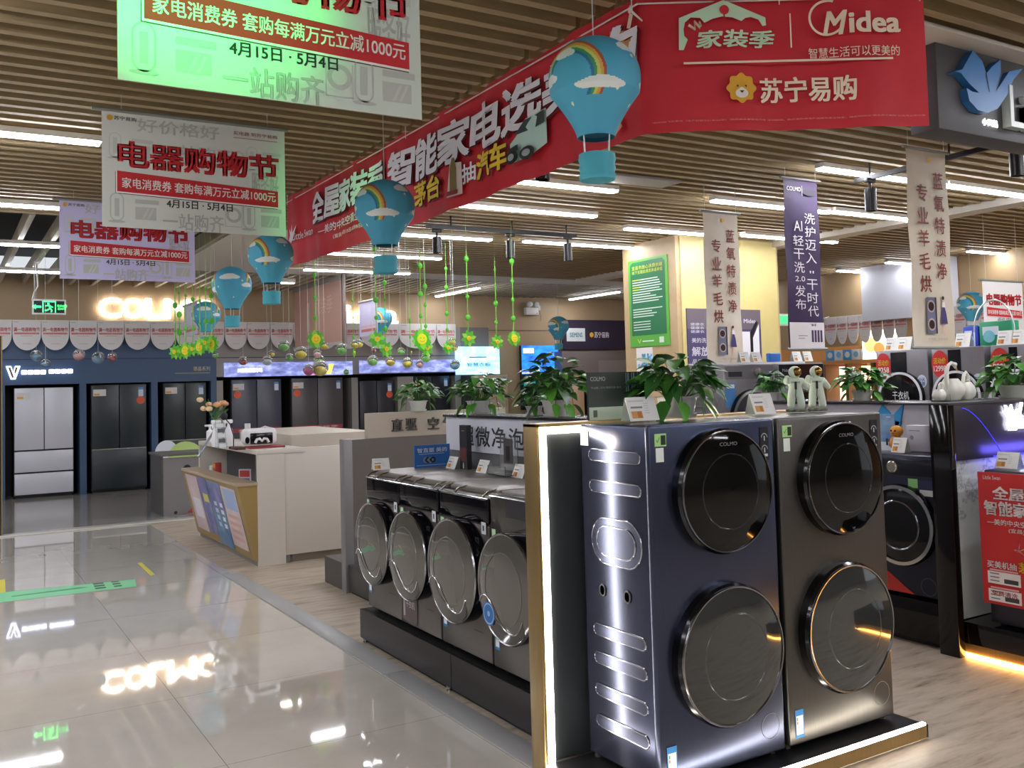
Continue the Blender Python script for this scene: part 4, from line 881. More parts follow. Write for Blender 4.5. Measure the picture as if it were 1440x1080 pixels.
m.raw(vs+[(v[0], v[1]+.02, v[2]) for v in vs], [tuple(range(13)), tuple(range(25, 12, -1))]+[(i, i+13, i+14, i+1) for i in range(12)], G_); m.box(-.16, .04, .44, .16, .08, .63, G_, .006); m.build('backrest', t)
m = MB(); m.box(-.18, -.3, .42, .18, .08, .45, G_, .01); m.build('seat', t)
for x in (-.14, .14):
    for y in (-.26, .04): m = MB(); m.tube([(x, y, .42), (x*1.2, y*1.1, 0)], .012, mat('c8b08a', .5)); m.build('leg', t)

# ================================================================== FRIDGES ALONG THE BACK WALL
def fridge(label, x0, x1, ztop, col, doors=2, drawers=1, split=.78, Y=YW+.05, tags='', rough=.35):
    t = thing('refrigerator', label, 'refrigerator', (x0, Y, .005), 0, 'refrigerators along the back wall'); W_ = x1-x0; mm = mat(col, rough, .1)
    m = MB(); m.box(0, .05, .03, W_, .55, ztop, mat('2a2a2c', .5)); m.box(.02, .08, 0, W_-.02, .5, .03, BLK); m.build('body', t)
    g = .006; zs = split
    for i in range(doors): m = MB(); m.box(W_*i/doors+g, 0, zs+g, W_*(i+1)/doors-g, .05, ztop-.004, mm, .004); m.build('door', t)
    for j in range(drawers):
        m = MB(); z0 = .05+(zs-.05)*j/drawers; m.box(g, 0, z0+g, W_-g, .05, .05+(zs-.05)*(j+1)/drawers-g-.012, mm, .004) if drawers > 0 else None; m.build('drawer', t)
    if drawers == 1: m = MB(); m.box(.01, -.004, zs-.012, W_-.01, .0, zs, mat('b9b5ae', .3, .6)); m.build('handle_strip', t)
    if 'c' in tags: m = MB(); m.rect(.03, ztop-.17, .21, ztop-.07, mat('cfcac4', .6), -.003); m.rect(.04, ztop-.16, .12, ztop-.13, ORNG, -.004); m.rect(.03+.13, ztop-.15, .19, ztop-.09, PALE, -.004); m.build('price_tag', t)
    if 'e' in tags: m = MB(); m.rect(W_-.12, ztop-.19, W_-.05, ztop-.05, mat('c8d4e2', .6), -.003); m.rect(W_-.12, ztop-.085, W_-.05, ztop-.05, mat('5a8ac0', .6), -.004); m.build('energy_label', t)
    if 'o' in tags: m = MB(); m.disc(.10 if 'c' in tags and 'r' not in tags else W_-.09, ztop-.25, .06, mat('d1532f', .5), -.003, 20); m.build('round_sticker', t)
    if 's' in tags: m = MB(); m.rect(.02, .80, W_-.02, .87, mat('9a3a40', .5), -.003); m.text('全屋家装季', .1, .815, W_-.1, .855, mat('e0c0b8', .5), -.004); m.build('red_strip', t)
    return t
fridge('white four door refrigerator at the left end of the blue wall', wx(20), wx(104), 1.615, 'c9c9d0', 2, 2, .70, tags='c')
fridge('black refrigerator with thin silver strip, in the middle bay of the blue wall', wx(129), wx(207.5), 1.635, '2a3235', 2, 1, .66, tags='cer o'.replace(' ', ''))
fridge('black refrigerator in the right bay of the blue wall, partly behind the flowers', wx(231), wx(292), 1.64, '26302f', 2, 1, .74, tags='ce')
fridge('dark slate two door refrigerator, first in the grey wall beside the blue wall', wx(327), wx(398), 1.67, '41434e', 2, 0, .03, tags='ceos')
fridge('brownish dark two door refrigerator second in the grey wall, red strip low', wx(412), wx(485), 1.67, '4a4546', 2, 0, .03, tags='ceos')
fridge('black two door refrigerator with red tag behind the hanging sunflowers', wx(508), wx(557), 1.60, '26272e', 2, 0, .03, tags='eo')
fridge('black two door refrigerator with white L mark at the right end of the grey wall', wx(585), wx(636), 1.66, '1f2026', 2, 0, .03, tags='ce')
def light_header(label, px0, px1, z0, z1, txt):
    x0, x1 = wx(px0, 520), wx(px1, 520); t = thing('lit_header_panel', label, 'sign', (x0, YW-.065, z0), 0, 'lit header panels over the grey fridge bays'); W_ = x1-x0
    m = MB(); m.box(0, 0, 0, W_, .03, z1-z0, nmat('header_sky', f_sky('8f98c8', '5a6090', '3a3f66'), .4)); m.build('panel', t)
    if txt: m = MB(); m.text(txt, .22, .07, .62, .14, mat('f2f2f6', .5, 0, 1.2), -.002, .02); m.build('lettering', t); m = MB(); m.disc(W_*.69, .06, .07, mat('d0509a', .5, 0, .6), -.003, 18, .05); m.pol([(W_*.73, .03), (W_*.82, .02), (W_*.845, .19), (W_*.80, .19), (W_*.80, .08), (W_*.73, .06)], mat('d8cf5a', .5, 0, .6), -.004); m.build('fruit_picture', t)
light_header('lit header panel reading a ten minute quick slogan above the grey wall fridges', 314, 494, 1.72, 1.95, '19分钟急速净味'); light_header('lit header panel without words behind the hanging sunflowers', 504, 641, 1.74, 1.96, '')
# glowing letters
def wall_letters(name, label, txt, px0, px1, y0, y1, mm, bold=.05, Y=YW-.07, ext=.0, per=True):
    a = aY(px0, y1, Y); b = aY(px1, y0, Y); t = thing(name, label, 'sign', (a.x, Y, (a.z+aY(px1, y1, Y).z)/2)); h_ = ((b.z-aY(px1, y1, Y).z)+(aY(px0, y0, Y).z-a.z))/2; W_ = b.x-a.x
    n = len(txt); ws = {'I': .4, 'i': .4, 'M': 1.35, 'L': .8}; tot = sum(ws.get(c, 1) for c in txt); x = 0
    for ch in txt:
        w_ = W_*ws.get(ch, 1)/tot
        if ch != ' ': m = MB(); m.text(ch, x+.06*w_, 0, x+w_*.94, h_*(1 if ch != 'e' and ch != 'a' else .72), mm, 0, bold, 0, False, .02); m.build('letter', t)
        x += w_
    return t
GLW = mat('fffaf4', .5, 0, .95); GLB = mat('e6ebff', .5, 0, 1.0)
wall_letters('illuminated_wall_sign', 'glowing white letters COLMO on the brown fascia', 'COLMO', 138, 302, 421, 447, GLW, .055)
wall_letters('illuminated_wall_sign', 'glowing white letters Midea on the fascia, half hidden by the pink hanging sign', 'Midea', 452, 560, 430, 455, GLW, .03)
a = aY(447, 456, YW-.08); m = MB(); t = thing('illuminated_swoosh', 'glowing white swoosh of the emblem beside the pink hanging sign', 'sign', (a.x, YW-.08, a.z))
m.tube([(.0, 0, .03), (.1, 0, .0), (.22, 0, .02), (.34, 0, .12), (.37, 0, .22)], [.02, .035, .035, .025, .01], GLW); m.build('swoosh', t)
a = aY(8, 533, YW-.05); t = thing('illuminated_wall_sign', 'glowing violet white V logo with a row of glowing letters above the white fridge', 'sign', (a.x, YW-.05, a.z))
m = MB(); m.prism([(.0, .185), (.07, .185), (.095, .10), (.12, .185), (.19, .185), (.125, -.01), (.065, -.01)], -.02, .01, GLB); VB = mat('5a4238', .5); m.pol([(.03, .165), (.06, .165), (.105, .02), (.08, .015)], VB, -.022); m.pol([(.125, .165), (.155, .165), (.125, .075), (.108, .085)], VB, -.022); m.build('logo', t)
m = MB()
for k in range(4): m.box(.20+.083*k, -.02, .058, .275+.083*k, .01, .125, GLB, .012); m.box(.56+.083*k, -.02, .066, .635+.083*k, .01, .132, GLB, .012)
m.build('lettering', t)
a = aY(272, 527, YW-.03); t = thing('wall_lettering', 'small gold series lettering on the blue wall above the third fridge', 'sign', (a.x, YW-.03, a.z)); m = MB(); m.text('璟晶系列', .0, .06, .26, .13, mat('c9bda0', .5), 0); m.rect(-.28, .02, .26, .035, mat('8a8a80', .5), 0); m.build('lettering', t)
# scalloped paper flags
def flag(label, loc, W_, hh, rz, first=[None], grp='scalloped flags along the back fascia'):
    t = thing('scallop_flag', label, 'flag', loc, rz, grp)
    m = MB(); q = .23; pts = [(0, hh), (0, q)]+[(W_/2-W_/2*math.cos(PI*i/16), q-q*math.sin(PI*i/16)) for i in range(1, 16)]+[(W_, q), (W_, hh)]
    m.prism(pts, 0, .006, mat('d0cccb', .6)); R_ = mat('c4484a', .6)
    m.text('满一电器购物节', .04*W_, .62*hh, .96*W_, .76*hh, R_, -.002, .03); m.rect(.06*W_, .53*hh, .94*W_, .59*hh, mat('c97a78', .6), -.002); m.rect(.28*W_, .47*hh, .72*W_, .485*hh, mat('b99a96', .6), -.002); m.rect(.04*W_, .93*hh, .2*W_, .945*hh, mat('9a9694', .6), -.002); m.rect(.35*W_, .2*hh, .65*W_, .23*hh, mat('bdb9b6', .6), -.002)
    m.build('paper', t); return t
FX = [-20, 17, 58, 97.5, 137, 175, 211.5, 247, 283, 316, 347.5, 380, 412.5, 445, 474, 507, 561, 614, 641]
FX = [aY(p, 475, YW-.12).x for p in FX]
for i in range(len(FX)-1): flag('white scalloped flag with red print on back fascia, %s of the row' % nth(i), (FX[i]+.004, YW-.12-.008*(i % 2), 2.165), FX[i+1]-FX[i]-.008, .44, 0)
t = thing('flag_rope', 'thin white cord carrying the scalloped flags on the back fascia', 'rope', (FX[0], YW-.115, 2.6)); m = MB(); m.tube([(0, 0, .005), (FX[-1]-FX[0], 0, .005)], .006, mat('d8d4d0'), 6); m.build('cord', t)
# exit sign
a = aY(45, 442, 13.0); b = aY(93, 424, 13.0); t = thing('exit_sign', 'hanging green running man exit sign with arrow in a white frame', 'exit sign', (a.x, 13.0, a.z)); W_ = b.x-a.x; hh = .19
GX = mat('2fe860', .5, 0, 2.2)
m = MB(); m.box(0, 0, 0, W_, .03, hh, mat('e2e6e2', .4), .008); m.build('frame', t)
m = MB(); m.rect(.02, .02, W_-.02, hh-.02, mat('06140a', .4), -.001)
c = W_*.5; m.rect(c-.075, .025, c-.065, hh-.025, GX, -.002); m.rect(c+.065, .025, c+.075, hh-.025, GX, -.002); m.rect(c-.075, hh-.035, c+.075, hh-.022, GX, -.002)
m.disc(c-.01, hh-.055, .013, GX, -.002, 12); m.tube([(c-.005, -.003, hh-.07), (c+.01, -.003, .08), (c-.02, -.003, .055), (c-.05, -.003, .05)], .009, GX, 6); m.tube([(c+.01, -.003, .08), (c+.03, -.003, .05), (c+.02, -.003, .03)], .008, GX, 6); m.tube([(c-.045, -.003, hh-.085), (c-.005, -.003, hh-.075), (c+.04, -.003, hh-.1)], .007, GX, 6)
m.pol([(c-.19, hh/2), (c-.15, hh/2+.03), (c-.15, hh/2+.012), (c-.09, hh/2+.012), (c-.09, hh/2-.012), (c-.15, hh/2-.012), (c-.15, hh/2-.03)], GX, -.002)
m.text('安全出口', c+.09, hh/2, c+.20, hh/2+.03, GX, -.002); m.text('EXIT', c+.10, hh/2-.035, c+.19, hh/2-.01, GX, -.002); m.build('panel', t)
for x in (.03, W_-.03): m = MB(); m.tube([(x, .015, hh), (x, .015, ZC+.02-a.z)], .006, mat('b8b4ac', .4)); m.build('hanger', t)
m = MB(); m.tube([(.05, .02, ZC+.05-a.z), (.07, .02, .35), (.03, .02, .28), (.0, .0, .17)], .009, mat('d8d8d4', .4)); m.build('cable', t)
# emergency twin light
a = aY(737, 443, YW-.03); t = thing('emergency_light', 'white twin head emergency light on the brown wall', 'emergency light', (a.x, YW-.12, a.z))
m = MB(); m.box(0, 0, 0, .28, .1, .14, mat('cfcfca', .4), .01); m.disc(.24, .03, .012, BLK, -.001, 10); m.build('box', t)
for x in (.06, .21): m = MB(); m.lathe([(.0001, 0), (.055, 0), (.06, .02), (.05, .06), (.0001, .08)], mat('d8d8d8', .2), (x, .0, .2), 'Y', 18); m.tube([(x, -.02, .14), (x, -.02, .17)], .015, mat('cfcfca', .4)); m.build('lamp_head', t)
m = MB(); m.box(.30, .05, .09, .36, .1, .19, mat('cfcfca', .4), .006); m.tube([(.33, .05, .09), (.36, .04, -.02), (.35, .05, -.12)], .006, mat('8a7a5a')); m.build('plug_socket', t)

# ================================================================== RIGHT PART OF THE FAR WALL
a = aY(791, 492, YW-.1); b = aY(881, 451, YW-.1); t = thing('siemens_sign_board', 'dark purple sign board SIEMENS on the brown wall left of the pillar', 'sign', (a.x, YW-.14, a.z)); W_ = b.x-a.x+.3; hh = b.z-a.z
m = MB(); m.box(0, 0, 0, W_, .1, hh, mat('2b2238', .4)); m.build('board', t)
m = MB(); m.rect(.08, .28*hh, .53, .72*hh, mat('cfd6d8', .5), -.002); m.text('SIEMENS', .16, .42*hh, .46, .57*hh, mat('2f7f88', .5), -.003, .03); m.rect(.58, .35*hh, .585, .65*hh, mat('6a6478', .5), -.002); lion(m, .69, .5*hh, .05, -.002, False); m.text('苏宁易购', .76, .4*hh, 1.12, .6*hh, mat('ece8ec', .5), -.002, .03); m.build('lettering', t)
a = aY(733, 540, YW-.05); b = aY(783, 486, YW-.05); t = thing('lit_wall_screen', 'glowing blue picture panel of a night sky on the brown wall', 'screen', (a.x, YW-.09, a.z)); W_ = b.x-a.x; hh = b.z-a.z
m = MB(); m.box(-.02, 0, -.5, W_+.02, .05, hh, mat('16202a', .3)); m.build('frame', t)
m = MB(); m.rect(0, .25*hh, W_, hh, nmat('screen_night', f_sky('0e3a9a', '1f62d8', '2a86e8'), .3), -.002); m.rect(.04, .8*hh, .28, .93*hh, mat('dfe4ec', .5, 0, .8), -.003); m.rect(.16, .28*hh, .26, .4*hh, mat('1a2440', .5), -.003); m.rect(.3, .28*hh, .4, .36*hh, mat('dfe8f0', .5, 0, .8), -.003); m.rect(.0, .27*hh, W_, .3*hh, mat('c8d8e8', .5, 0, .6), -.003)
m.rect(.03, -.05*hh, .3, .12*hh, mat('16747a', .5, 0, .5), -.003); m.build('picture', t)
a = aY(645, 527, YW-.3); b = aY(705, 487, YW-.3); t = thing('blue_poster', 'light blue lit poster below the hanging sunflowers', 'poster', (a.x, YW-.22, a.z)); W_ = b.x-a.x; hh = b.z-a.z
m = MB(); m.box(0, 0, 0, W_, .04, hh, nmat('poster_lit', f_sky('6fb4e0', '8fcaf0', 'b4e0f8'), .4)); m.text('智慧衣橱', .22, .28*hh, W_-.2, .42*hh, mat('5a86a8', .5), -.002, .02); m.rect(.27, .6*hh, W_-.28, .64*hh, mat('5a86a8', .5), -.002); m.pol([(W_-.28, .82*hh), (W_-.05, .82*hh), (W_-.12, .98*hh), (W_-.2, .98*hh)], mat('f0f4f8', .5, 0, .6), -.002); m.build('panel', t)
fridge('tall beige cabinet fridge under the light blue poster', wx(668, 540)*.962, wx(714, 540)*.962, 1.66, 'a8957f', 1, 0, .03, YW-.6, 'e')
fridge('beige cream refrigerator left of the pillar beside the plant', wx(796, 560)*.92, wx(822, 560)*.92, 1.62, 'd8b898', 1, 0, .03, YW-1.24)
fridge('tan slim refrigerator with yellow tag beside the pillar', wx(828, 560)*.92, wx(850, 560)*.92, 1.6, 'b99a78', 1, 0, .03, YW-1.24)
t = sbox('display_cabinet', 'dark built in kitchen cabinet unit below the dark purple sign', 'cabinet', 790, 884, 600, 494, YW-.36, .3, mat('6d6460', .5), ((.48, .58, 1, .95, mat('e0cfc4', .5)), (.18, .32, .5, .5, mat('1c1a20', .3)), (.55, .12, 1, .36, mat('8d8a8c', .3, .4)), (.0, .7, .15, .95, mat('5a4a8a', .5)), (.0, .4, .12, .62, mat('c8bcc4', .5)), (.5, .45, .58, .62, mat('e8dcd4', .5)), (.62, .48, .78, .56, mat('efe8e0', .5)), (.9, .44, 1, .6, mat('e8d4c8', .5))))
# pillar posters
def flank(name, label, cat, px0, py0, px1, py1, X, hh, z0, dy, fn, group=None):
    a = aX(px0, py0, X); b = aX(px1, py1, X); t = thing(name, label, cat, (X-dy, a.y, z0), -PI/2, group); m = MB(); L = a.y-b.y; fn(m, L, hh); m.build('panel', t); return t
def fgreen(m, L, h):
    m.box(0, 0, 0, L, .012, h, mat('5aa83c', .45)); m.prism(stadium(L/2, h*.55, L*.44, h*.42, 6) if 0 else [(L*.06, h*.13), (L*.94, h*.13), (L*.94, h*.94), (L*.88, h*.975), (L*.12, h*.975), (L*.06, h*.94)], -.002, 0, mat('1f6e43', .45))
    c = mat('c9d84a', .5); w_ = mat('cfe0d4', .5); m.text('宜昌市放心消费创建', .11*L, .885*h, .89*L, .93*h, c, -.004, .02); m.text('线下无理由退货承诺单位', .11*L, .835*h, .89*L, .875*h, c, -.004, .015)
    rr = random.Random(5)
    for k in range(16):
        z = (.76-.028*k)*h
        if k in (10, 11): continue
        m.rect(.11*L, z, (.11+rr.uniform(.45, .78))*L, z+.011*h, w_, -.004)
        if k in (0, 3, 4): m.rect(.11*L, z, .3*L, z+.012*h, c, -.0045)
    for k in range(4): m.rect(.11*L, (.28-.03*k)*h, .55*L, (.29-.03*k)*h, w_, -.004)
    m.text('V', .2*L, .04*h, .3*L, .09*h, c, -.004); m.rect(.33*L, .055*h, .62*L, .07*h, w_, -.004); m.rect(.76*L, .035*h, .87*L, .10*h, w_, -.004)
flank('green_notice', 'tall green notice with yellow heading on the side of the pillar', 'poster', 886, 430, 941, 425, 7.24, 1.06, 1.89, .013, fgreen)
def fblue(m, L, h):
    m.box(0, 0, 0, L, .008, h, mat('e0dcd8', .5)); rr = random.Random(2)
    for k in range(26): x = rr.uniform(.05, .9)*L; z = rr.uniform(.3, .7)*h; m.rect(x, z, x+.1*L, z+.09*h, mat('3f92cc' if k % 2 else '6fb6e0', .5), -.001-.0002*k)
    m.rect(.05*L, .05*h, .9*L, .12*h, mat('c8745a', .5), -.001)
flank('blue_white_notice', 'white notice with splashes of blue lettering under the green one', 'poster', 896, 505, 919, 505, 7.24, .34, 1.54, .009, fblue)
a = aY(968, 525, 8.25); b = aY(1068, 436, 8.25); t = thing('pillar_poster', 'dark violet Midea poster with white lettering on the front of the yellow pillar', 'poster', (a.x, 8.24, a.z-.2)); W_ = b.x-a.x; hh = b.z-a.z+.2
m = MB(); m.box(0, 0, 0, W_, .015, hh, mat('4a4668', .4)); m.rect(0, .75*hh, W_, hh, mat('6a6068', .4), -.001); c = mat('d5d2e0', .5); m.text('解放', .05*W_, .42*hh, .28*W_, .53*hh, c, -.003, .03); m.text('美的洗', .05*W_, .58*hh, .24*W_, .64*hh, c, -.003, .01); m.text('品质新', .05*W_, .32*hh, .26*W_, .38*hh, c, -.003, .01)
for k in range(3): m.text('健康衣', .04*W_, (.70+.045*k)*hh, .22*W_, (.735+.045*k)*hh, c, -.003)
m.text('Midea', .76*W_, .83*hh, .93*W_, .88*hh, c, -.003, .03); m.rect(.72*W_, .32*hh, .84*W_, .72*hh, mat('d9dae0', .5), -.003); m.pol([(.84*W_, .3*hh), (.88*W_, .3*hh), (.88*W_, .66*hh), (.96*W_, .84*hh), (.93*W_, .86*hh), (.84*W_, .7*hh)], mat('1c1a22', .4), -.0035); m.pol([(.88*W_, .3*hh), (.97*W_, .3*hh), (.97*W_, .82*hh), (.88*W_, .64*hh)], mat('e4e4e8', .5), -.003); m.build('panel', t)

# ================================================================== HOT AIR BALLOONS
BB = [mat('4aa6c6', .6), mat('53b0cf', .6)]; CL = mat('dfe6e2', .6); YS = mat('e8e4c0', .6)
RB = [mat('a8583e', .6), mat('d8a24a', .6), mat('c9d06a', .6), mat('3f9a62', .6), mat('2e6f9a', .6)]
def bal_mf(a, h):
    # unwrap: angle around (front = -Y), height
    u = ((a+PI/2+PI) % (2*PI)-PI); z = h
    def cl(cu, cz, su, sz):
        return min(((u-cu-du*su)/(su*k))**2+((z-cz-dz*sz)/(sz*k))**2 for du, dz, k in ((0, 0, 1), (-.7, -.25, .72), (.75, -.2, .7), (.25, .3, .7))) < 1
    if cl(.12, -.062, .42, .02) or cl(.95, .085, .26, .022) or cl(-.75, .06, .2, .02) or cl(-1.3, -.02, .25, .02) or cl(2.3, .03, .4, .026) or cl(-2.3, .05, .4, .026) or cl(3.0, -.06, .3, .022) or cl(1.7, -.04, .25, .02): return CL
    if -.10 < z < .19:
        for off in (-.62, 2.4):
            d = math.hypot((u-off)*.165, z+.035)
            if .088 < d < .145 and u > off-.7 and (z > -.035 or u > off): return RB[min(4, int((.145-d)/.057*5))]
    for k in range(14):
        if (u-(-2.9+.43*k))**2*.03+(z-(.09*math.sin(k*2.3)-.04))**2 < .00005: return YS
    return None
def balloon(label, px, py, dia, rot, proto=[None]):
    D = snapD(px, py, .34*F/dia); c = aD(px, py, D)
    if proto[0] is None:
        t = thing('paper_balloon', label, 'balloon', c, rot, 'blue paper hot air balloons')
        prof = []
        for i in range(141):
            u = i/140
            z = .165*math.cos(PI*u*.62) if u < .6 else None
            if u < .6: a = PI*u/.6*.62; prof.append((max(.0001, .17*math.sin(min(a, PI/2)) if a < PI/2 else .17*math.cos((a-PI/2)*.72)), .15*math.cos(a) if a < PI/2 else -.15*math.sin((a-PI/2))*1.15))
            else:
                v = (u-.6)/.4; r1, z1 = .17*math.cos((.62*PI-PI/2)*.72), -.15*math.sin(.12*PI)*1.15; prof.append((r1+(.07-r1)*(1-(1-v)**1.35), z1+(-.225-z1)*v))
        m = MB(); m.lathe(prof, BB[0], n=300, mf=bal_mf, rib=lambda a: .008*math.cos(12*a)); m.lathe([(.07, -.225), (.062, -.225), (.062, -.21), (.0001, -.19)], mat('2f6f86', .7), n=24); m.build('envelope', t, 60)
        for k in range(4): a = PI/4+k*PI/2; m = MB(); m.tube([(.066*math.cos(a), .066*math.sin(a), -.225), (.062*math.cos(a), .062*math.sin(a), -.29)], .0028, mat('d9e4e2'), 5); m.build('rope', t)
        m = MB(); m.lathe([(.0001, -.385), (.064, -.385), (.069, -.37), (.064, -.355), (.069, -.34), (.064, -.325), (.069, -.31), (.067, -.288), (.06, -.288), (.06, -.37), (.0001, -.37)], mat('45a9bc', .6), n=28); m.build('basket', t)
        proto[0] = t
    else:
        t = dup(proto[0], c, rot, label)
        for ch in list(t.children):
            if ch.name.startswith('hanging_line'): bpy.data.objects.remove(ch)
    return t, c
lines = []
for a in (('largest nearest blue paper hot air balloon, in front of the red banner corner', 836, 110, 131, -.62), ('blue hot air balloon in front of the middle of the red banner', 541, 290, 84, -.62),
          ('blue hot air balloon at the low far end of the red banner', 381, 357, 63, -.6), ('blue hot air balloon just left below the one at the banner end', 326, 399, 54, 1.9),
          ('heart shaped looking far balloon over the O of the glowing letters', 290, 441, 39, 1.9), ('far dark blue balloon behind the green sunflower strings', 535, 447, 33, -.4),
          ('far pale balloon left of the dark purple sign board', 785, 458, 30, 2.6), ('balloon at the far right beside the small sale sign', 1366, 426, 38, -.9), ('balloon cut off at the left picture edge', -9, 393, 32, 1.0)): lines.append(balloon(*a))
for t, c in lines:
    m = MB(); m.tube([(0, 0, .145), (0, 0, ZC+.01-c.z)], .0022, mat('c8ccc8', .5), 5); m.build('hanging_line', t)

# ================================================================== SUNFLOWERS ON GREEN STRINGS
PG = [mat('4fb022', .55), mat('86cf3a', .55)]; FY = mat('e6d31e', .55); FO = mat('e0a81c', .55)
def sunflower(px, py, rpx, D, label, smile, rot=0, top=330, grp='green felt sunflower garlands'):
    D = snapD(px, py, D); c = aD(px, py, D); r = rpx*D/F; t = thing('sunflower_garland', label, 'garland', c, rot, grp)
    m = MB(); n = 12 if smile else 8
    for k in range(n):
        a = 2*PI*k/n+.2; d = Vector((math.cos(a), 0, math.sin(a))); e = Vector((-d.z, 0, d.x)); w_ = r*(.36 if smile else .30)
        ps = [d*r*.2, d*r*.55-e*w_, d*r*.8-e*w_*.55, d*r*1.05, d*r*.8+e*w_*.55, d*r*.55+e*w_]
        m.raw([tuple(p+Vector((0, -.004*(k % 2), 0))) for p in ps], [tuple(range(5, -1, -1))], PG[0] if (k % 3) else PG[1]); m.raw([tuple(p+Vector((0, .004-.004*(k % 2), 0))) for p in ps], [tuple(range(6))], PG[0])
    m.build('petals', t)
    m = MB(); rr_ = r*(.52 if smile else .3)
    m.lathe([(.0001, .0), (rr_*.98, 0), (rr_, .006), (rr_*.9, .012), (.0001, .014)], FY, (0, 0, 0), 'Y', 24); m.lathe([(.0001, .0142), (rr_*.6, .0142)], FO if not smile else FY, (0, -.0005, 0), 'Y', 20)
    if smile:
        m.ring(0, 0, rr_*.45, rr_*.52, mat('b5701a', .6), -.0156, 20, PI*1.15, PI*1.85)
        for x in (-.3, .3): m.disc(x*rr_, .22*rr_, rr_*.1, mat('b5701a', .6), -.0156, 10)
    m.build('face', t)
    ztop = max(aD(px, top, D).z, c.z+.1); L = min(ztop, ZC+.02)-c.z
    m = MB(); m.tube([(0, .006, r*.9), (0, .006, L)], .0045 if rpx > 8 else .003, mat('7cc23a', .55), 6)
    k = r+.12; rr2 = random.Random(int(px))
    while k < L: s_ = rr2.choice((.016, .022, .03)); m.sph((0, .006, k), s_, PG[0], (1, .4, 1), 6); k += rr2.uniform(.16, .3)
    m.tube([(0, .006, L), (0, .006, ZC+.01-c.z)], .0018, mat('8fbf6a', .5), 4);
    m.build('knotted_string', t)
for q in ((444, 477, 13, 9.3, 'green and yellow smiling sunflower on a string in front of the pink hanging sign', True, 0, 340), (530, 477, 13, 9.2, 'large green sunflower with small yellow centre left of the biggest smiling one', False, 0, 340),
          (543, 491, 12, 9.6, 'green sunflower tucked lower right behind the large small-centred one', False, .3, 350), (593, 477, 15, 9.0, 'biggest smiling sunflower with yellow face, middle of the string cluster', True, 0, 350),
          (600, 489, 13, 9.2, 'green petals sunflower hanging just under the biggest smiling one', False, .3, 362), (630, 489, 10, 10.4, 'smaller green sunflower right of the biggest smiling one', False, .2, 372), (659, 476, 12, 9.0, 'pointed green sunflower over the left part of the light blue poster', False, 0, 352),
          (699, 481, 11, 9.6, 'green sunflower over the right top corner of the light blue poster', False, .1, 365), (723, 476, 11, 9.4, 'rightmost smiling sunflower left of the blue screen', True, 0, 362), (498, 496, 7, 10.5, 'small green sunflower at the left of the cluster, under two yellow balls', False, .9, 405),
          (578, 496, 7, 10.5, 'narrow green sunflower seen nearly edge on left of the biggest smiling one', False, 1.1, 420)): sunflower(*q)
for i, (px, py, r_) in enumerate(((246, 495, 11), (252, 496, 10), (261, 493, 12), (271, 491, 10), (281, 488, 12), (289, 482, 10), (297, 484, 13))):
    sunflower(px, py, r_, 8.6-.12*i, 'green sunflower in slanting row under the glowing letters, %s of seven' % nth(i), i in (2, 4, 6), -.95, 400, 'slanting row of sunflowers')

# ================================================================== HANGING CLEAR BALLS
GL = mat('eef4f6', .02, 0, 0, .95); BC = {'green': mat('6fc04a', .4), 'yellow': mat('dcc53a', .4), 'red': mat('a83a40', .4), 'blue': mat('6f9ab8', .4), 'pink': mat('d89aa0', .4), 'white': mat('d8dce0', .4), 'magenta': mat('d84a94', .4)}
BL = [(51, 500, 8, 'blue'), (64, 511, 6.5, 'blue'), (111, 499, 8, 'pink'), (138, 503, 8.5, 'blue'), (158, 502, 6.5, 'red'), (303, 499, 5, 'green'), (342, 507, 6.5, 'red'), (376, 507, 7, 'white'), (382, 497, 5, 'yellow'), (399, 486, 8, 'green'), (407, 502, 5.5, 'green'), (423, 496, 9, 'yellow'),
      (434, 520, 8, 'magenta'), (450, 518, 11, 'yellow'), (449, 507, 8, 'green'), (446, 497, 6, 'pink'), (456, 486, 6, 'yellow'), (480, 491, 8, 'green'), (499, 484, 6, 'yellow'), (505, 483, 6, 'yellow'), (524, 507, 7.5, 'green'), (525, 492, 4, 'red'), (549, 508, 7, 'yellow'), (564, 494, 5.5, 'green'), (573, 510, 7.5, 'yellow'), (590, 512, 5.5, 'pink'), (599, 503, 7, 'green'), (636, 480, 5.5, 'yellow'), (639, 489, 5, 'yellow'), (640, 513, 7, 'blue'), (487, 523, 4, 'green')]
BL.sort()
bproto = {}
for i, (px, py, r_, cn) in enumerate(BL):
    D = snapD(px, py, 10.0+.33*(i % 3) if px > 200 else 11.0); c = aD(px, py, D); r = r_*D/F
    t = thing('hanging_ball', 'small clear hanging ball with %s filling, %s of the hanging balls' % (cn, nth(i)), 'ornament', c, 0, 'clear hanging balls')
    m = MB(); m.sph((0, 0, 0), r, GL, (1, 1, 1), 12); m.build('shell', t)
    m = MB(); m.sph((0, 0, -r*.3), r*.62, BC[cn], (1, 1, .8), 8); m.build('filling', t)
    m = MB(); m.tube([(0, 0, r), (0, 0, ZC+.02-c.z)], .0016, mat('c8ccc8', .5), 4); m.build('thread', t)

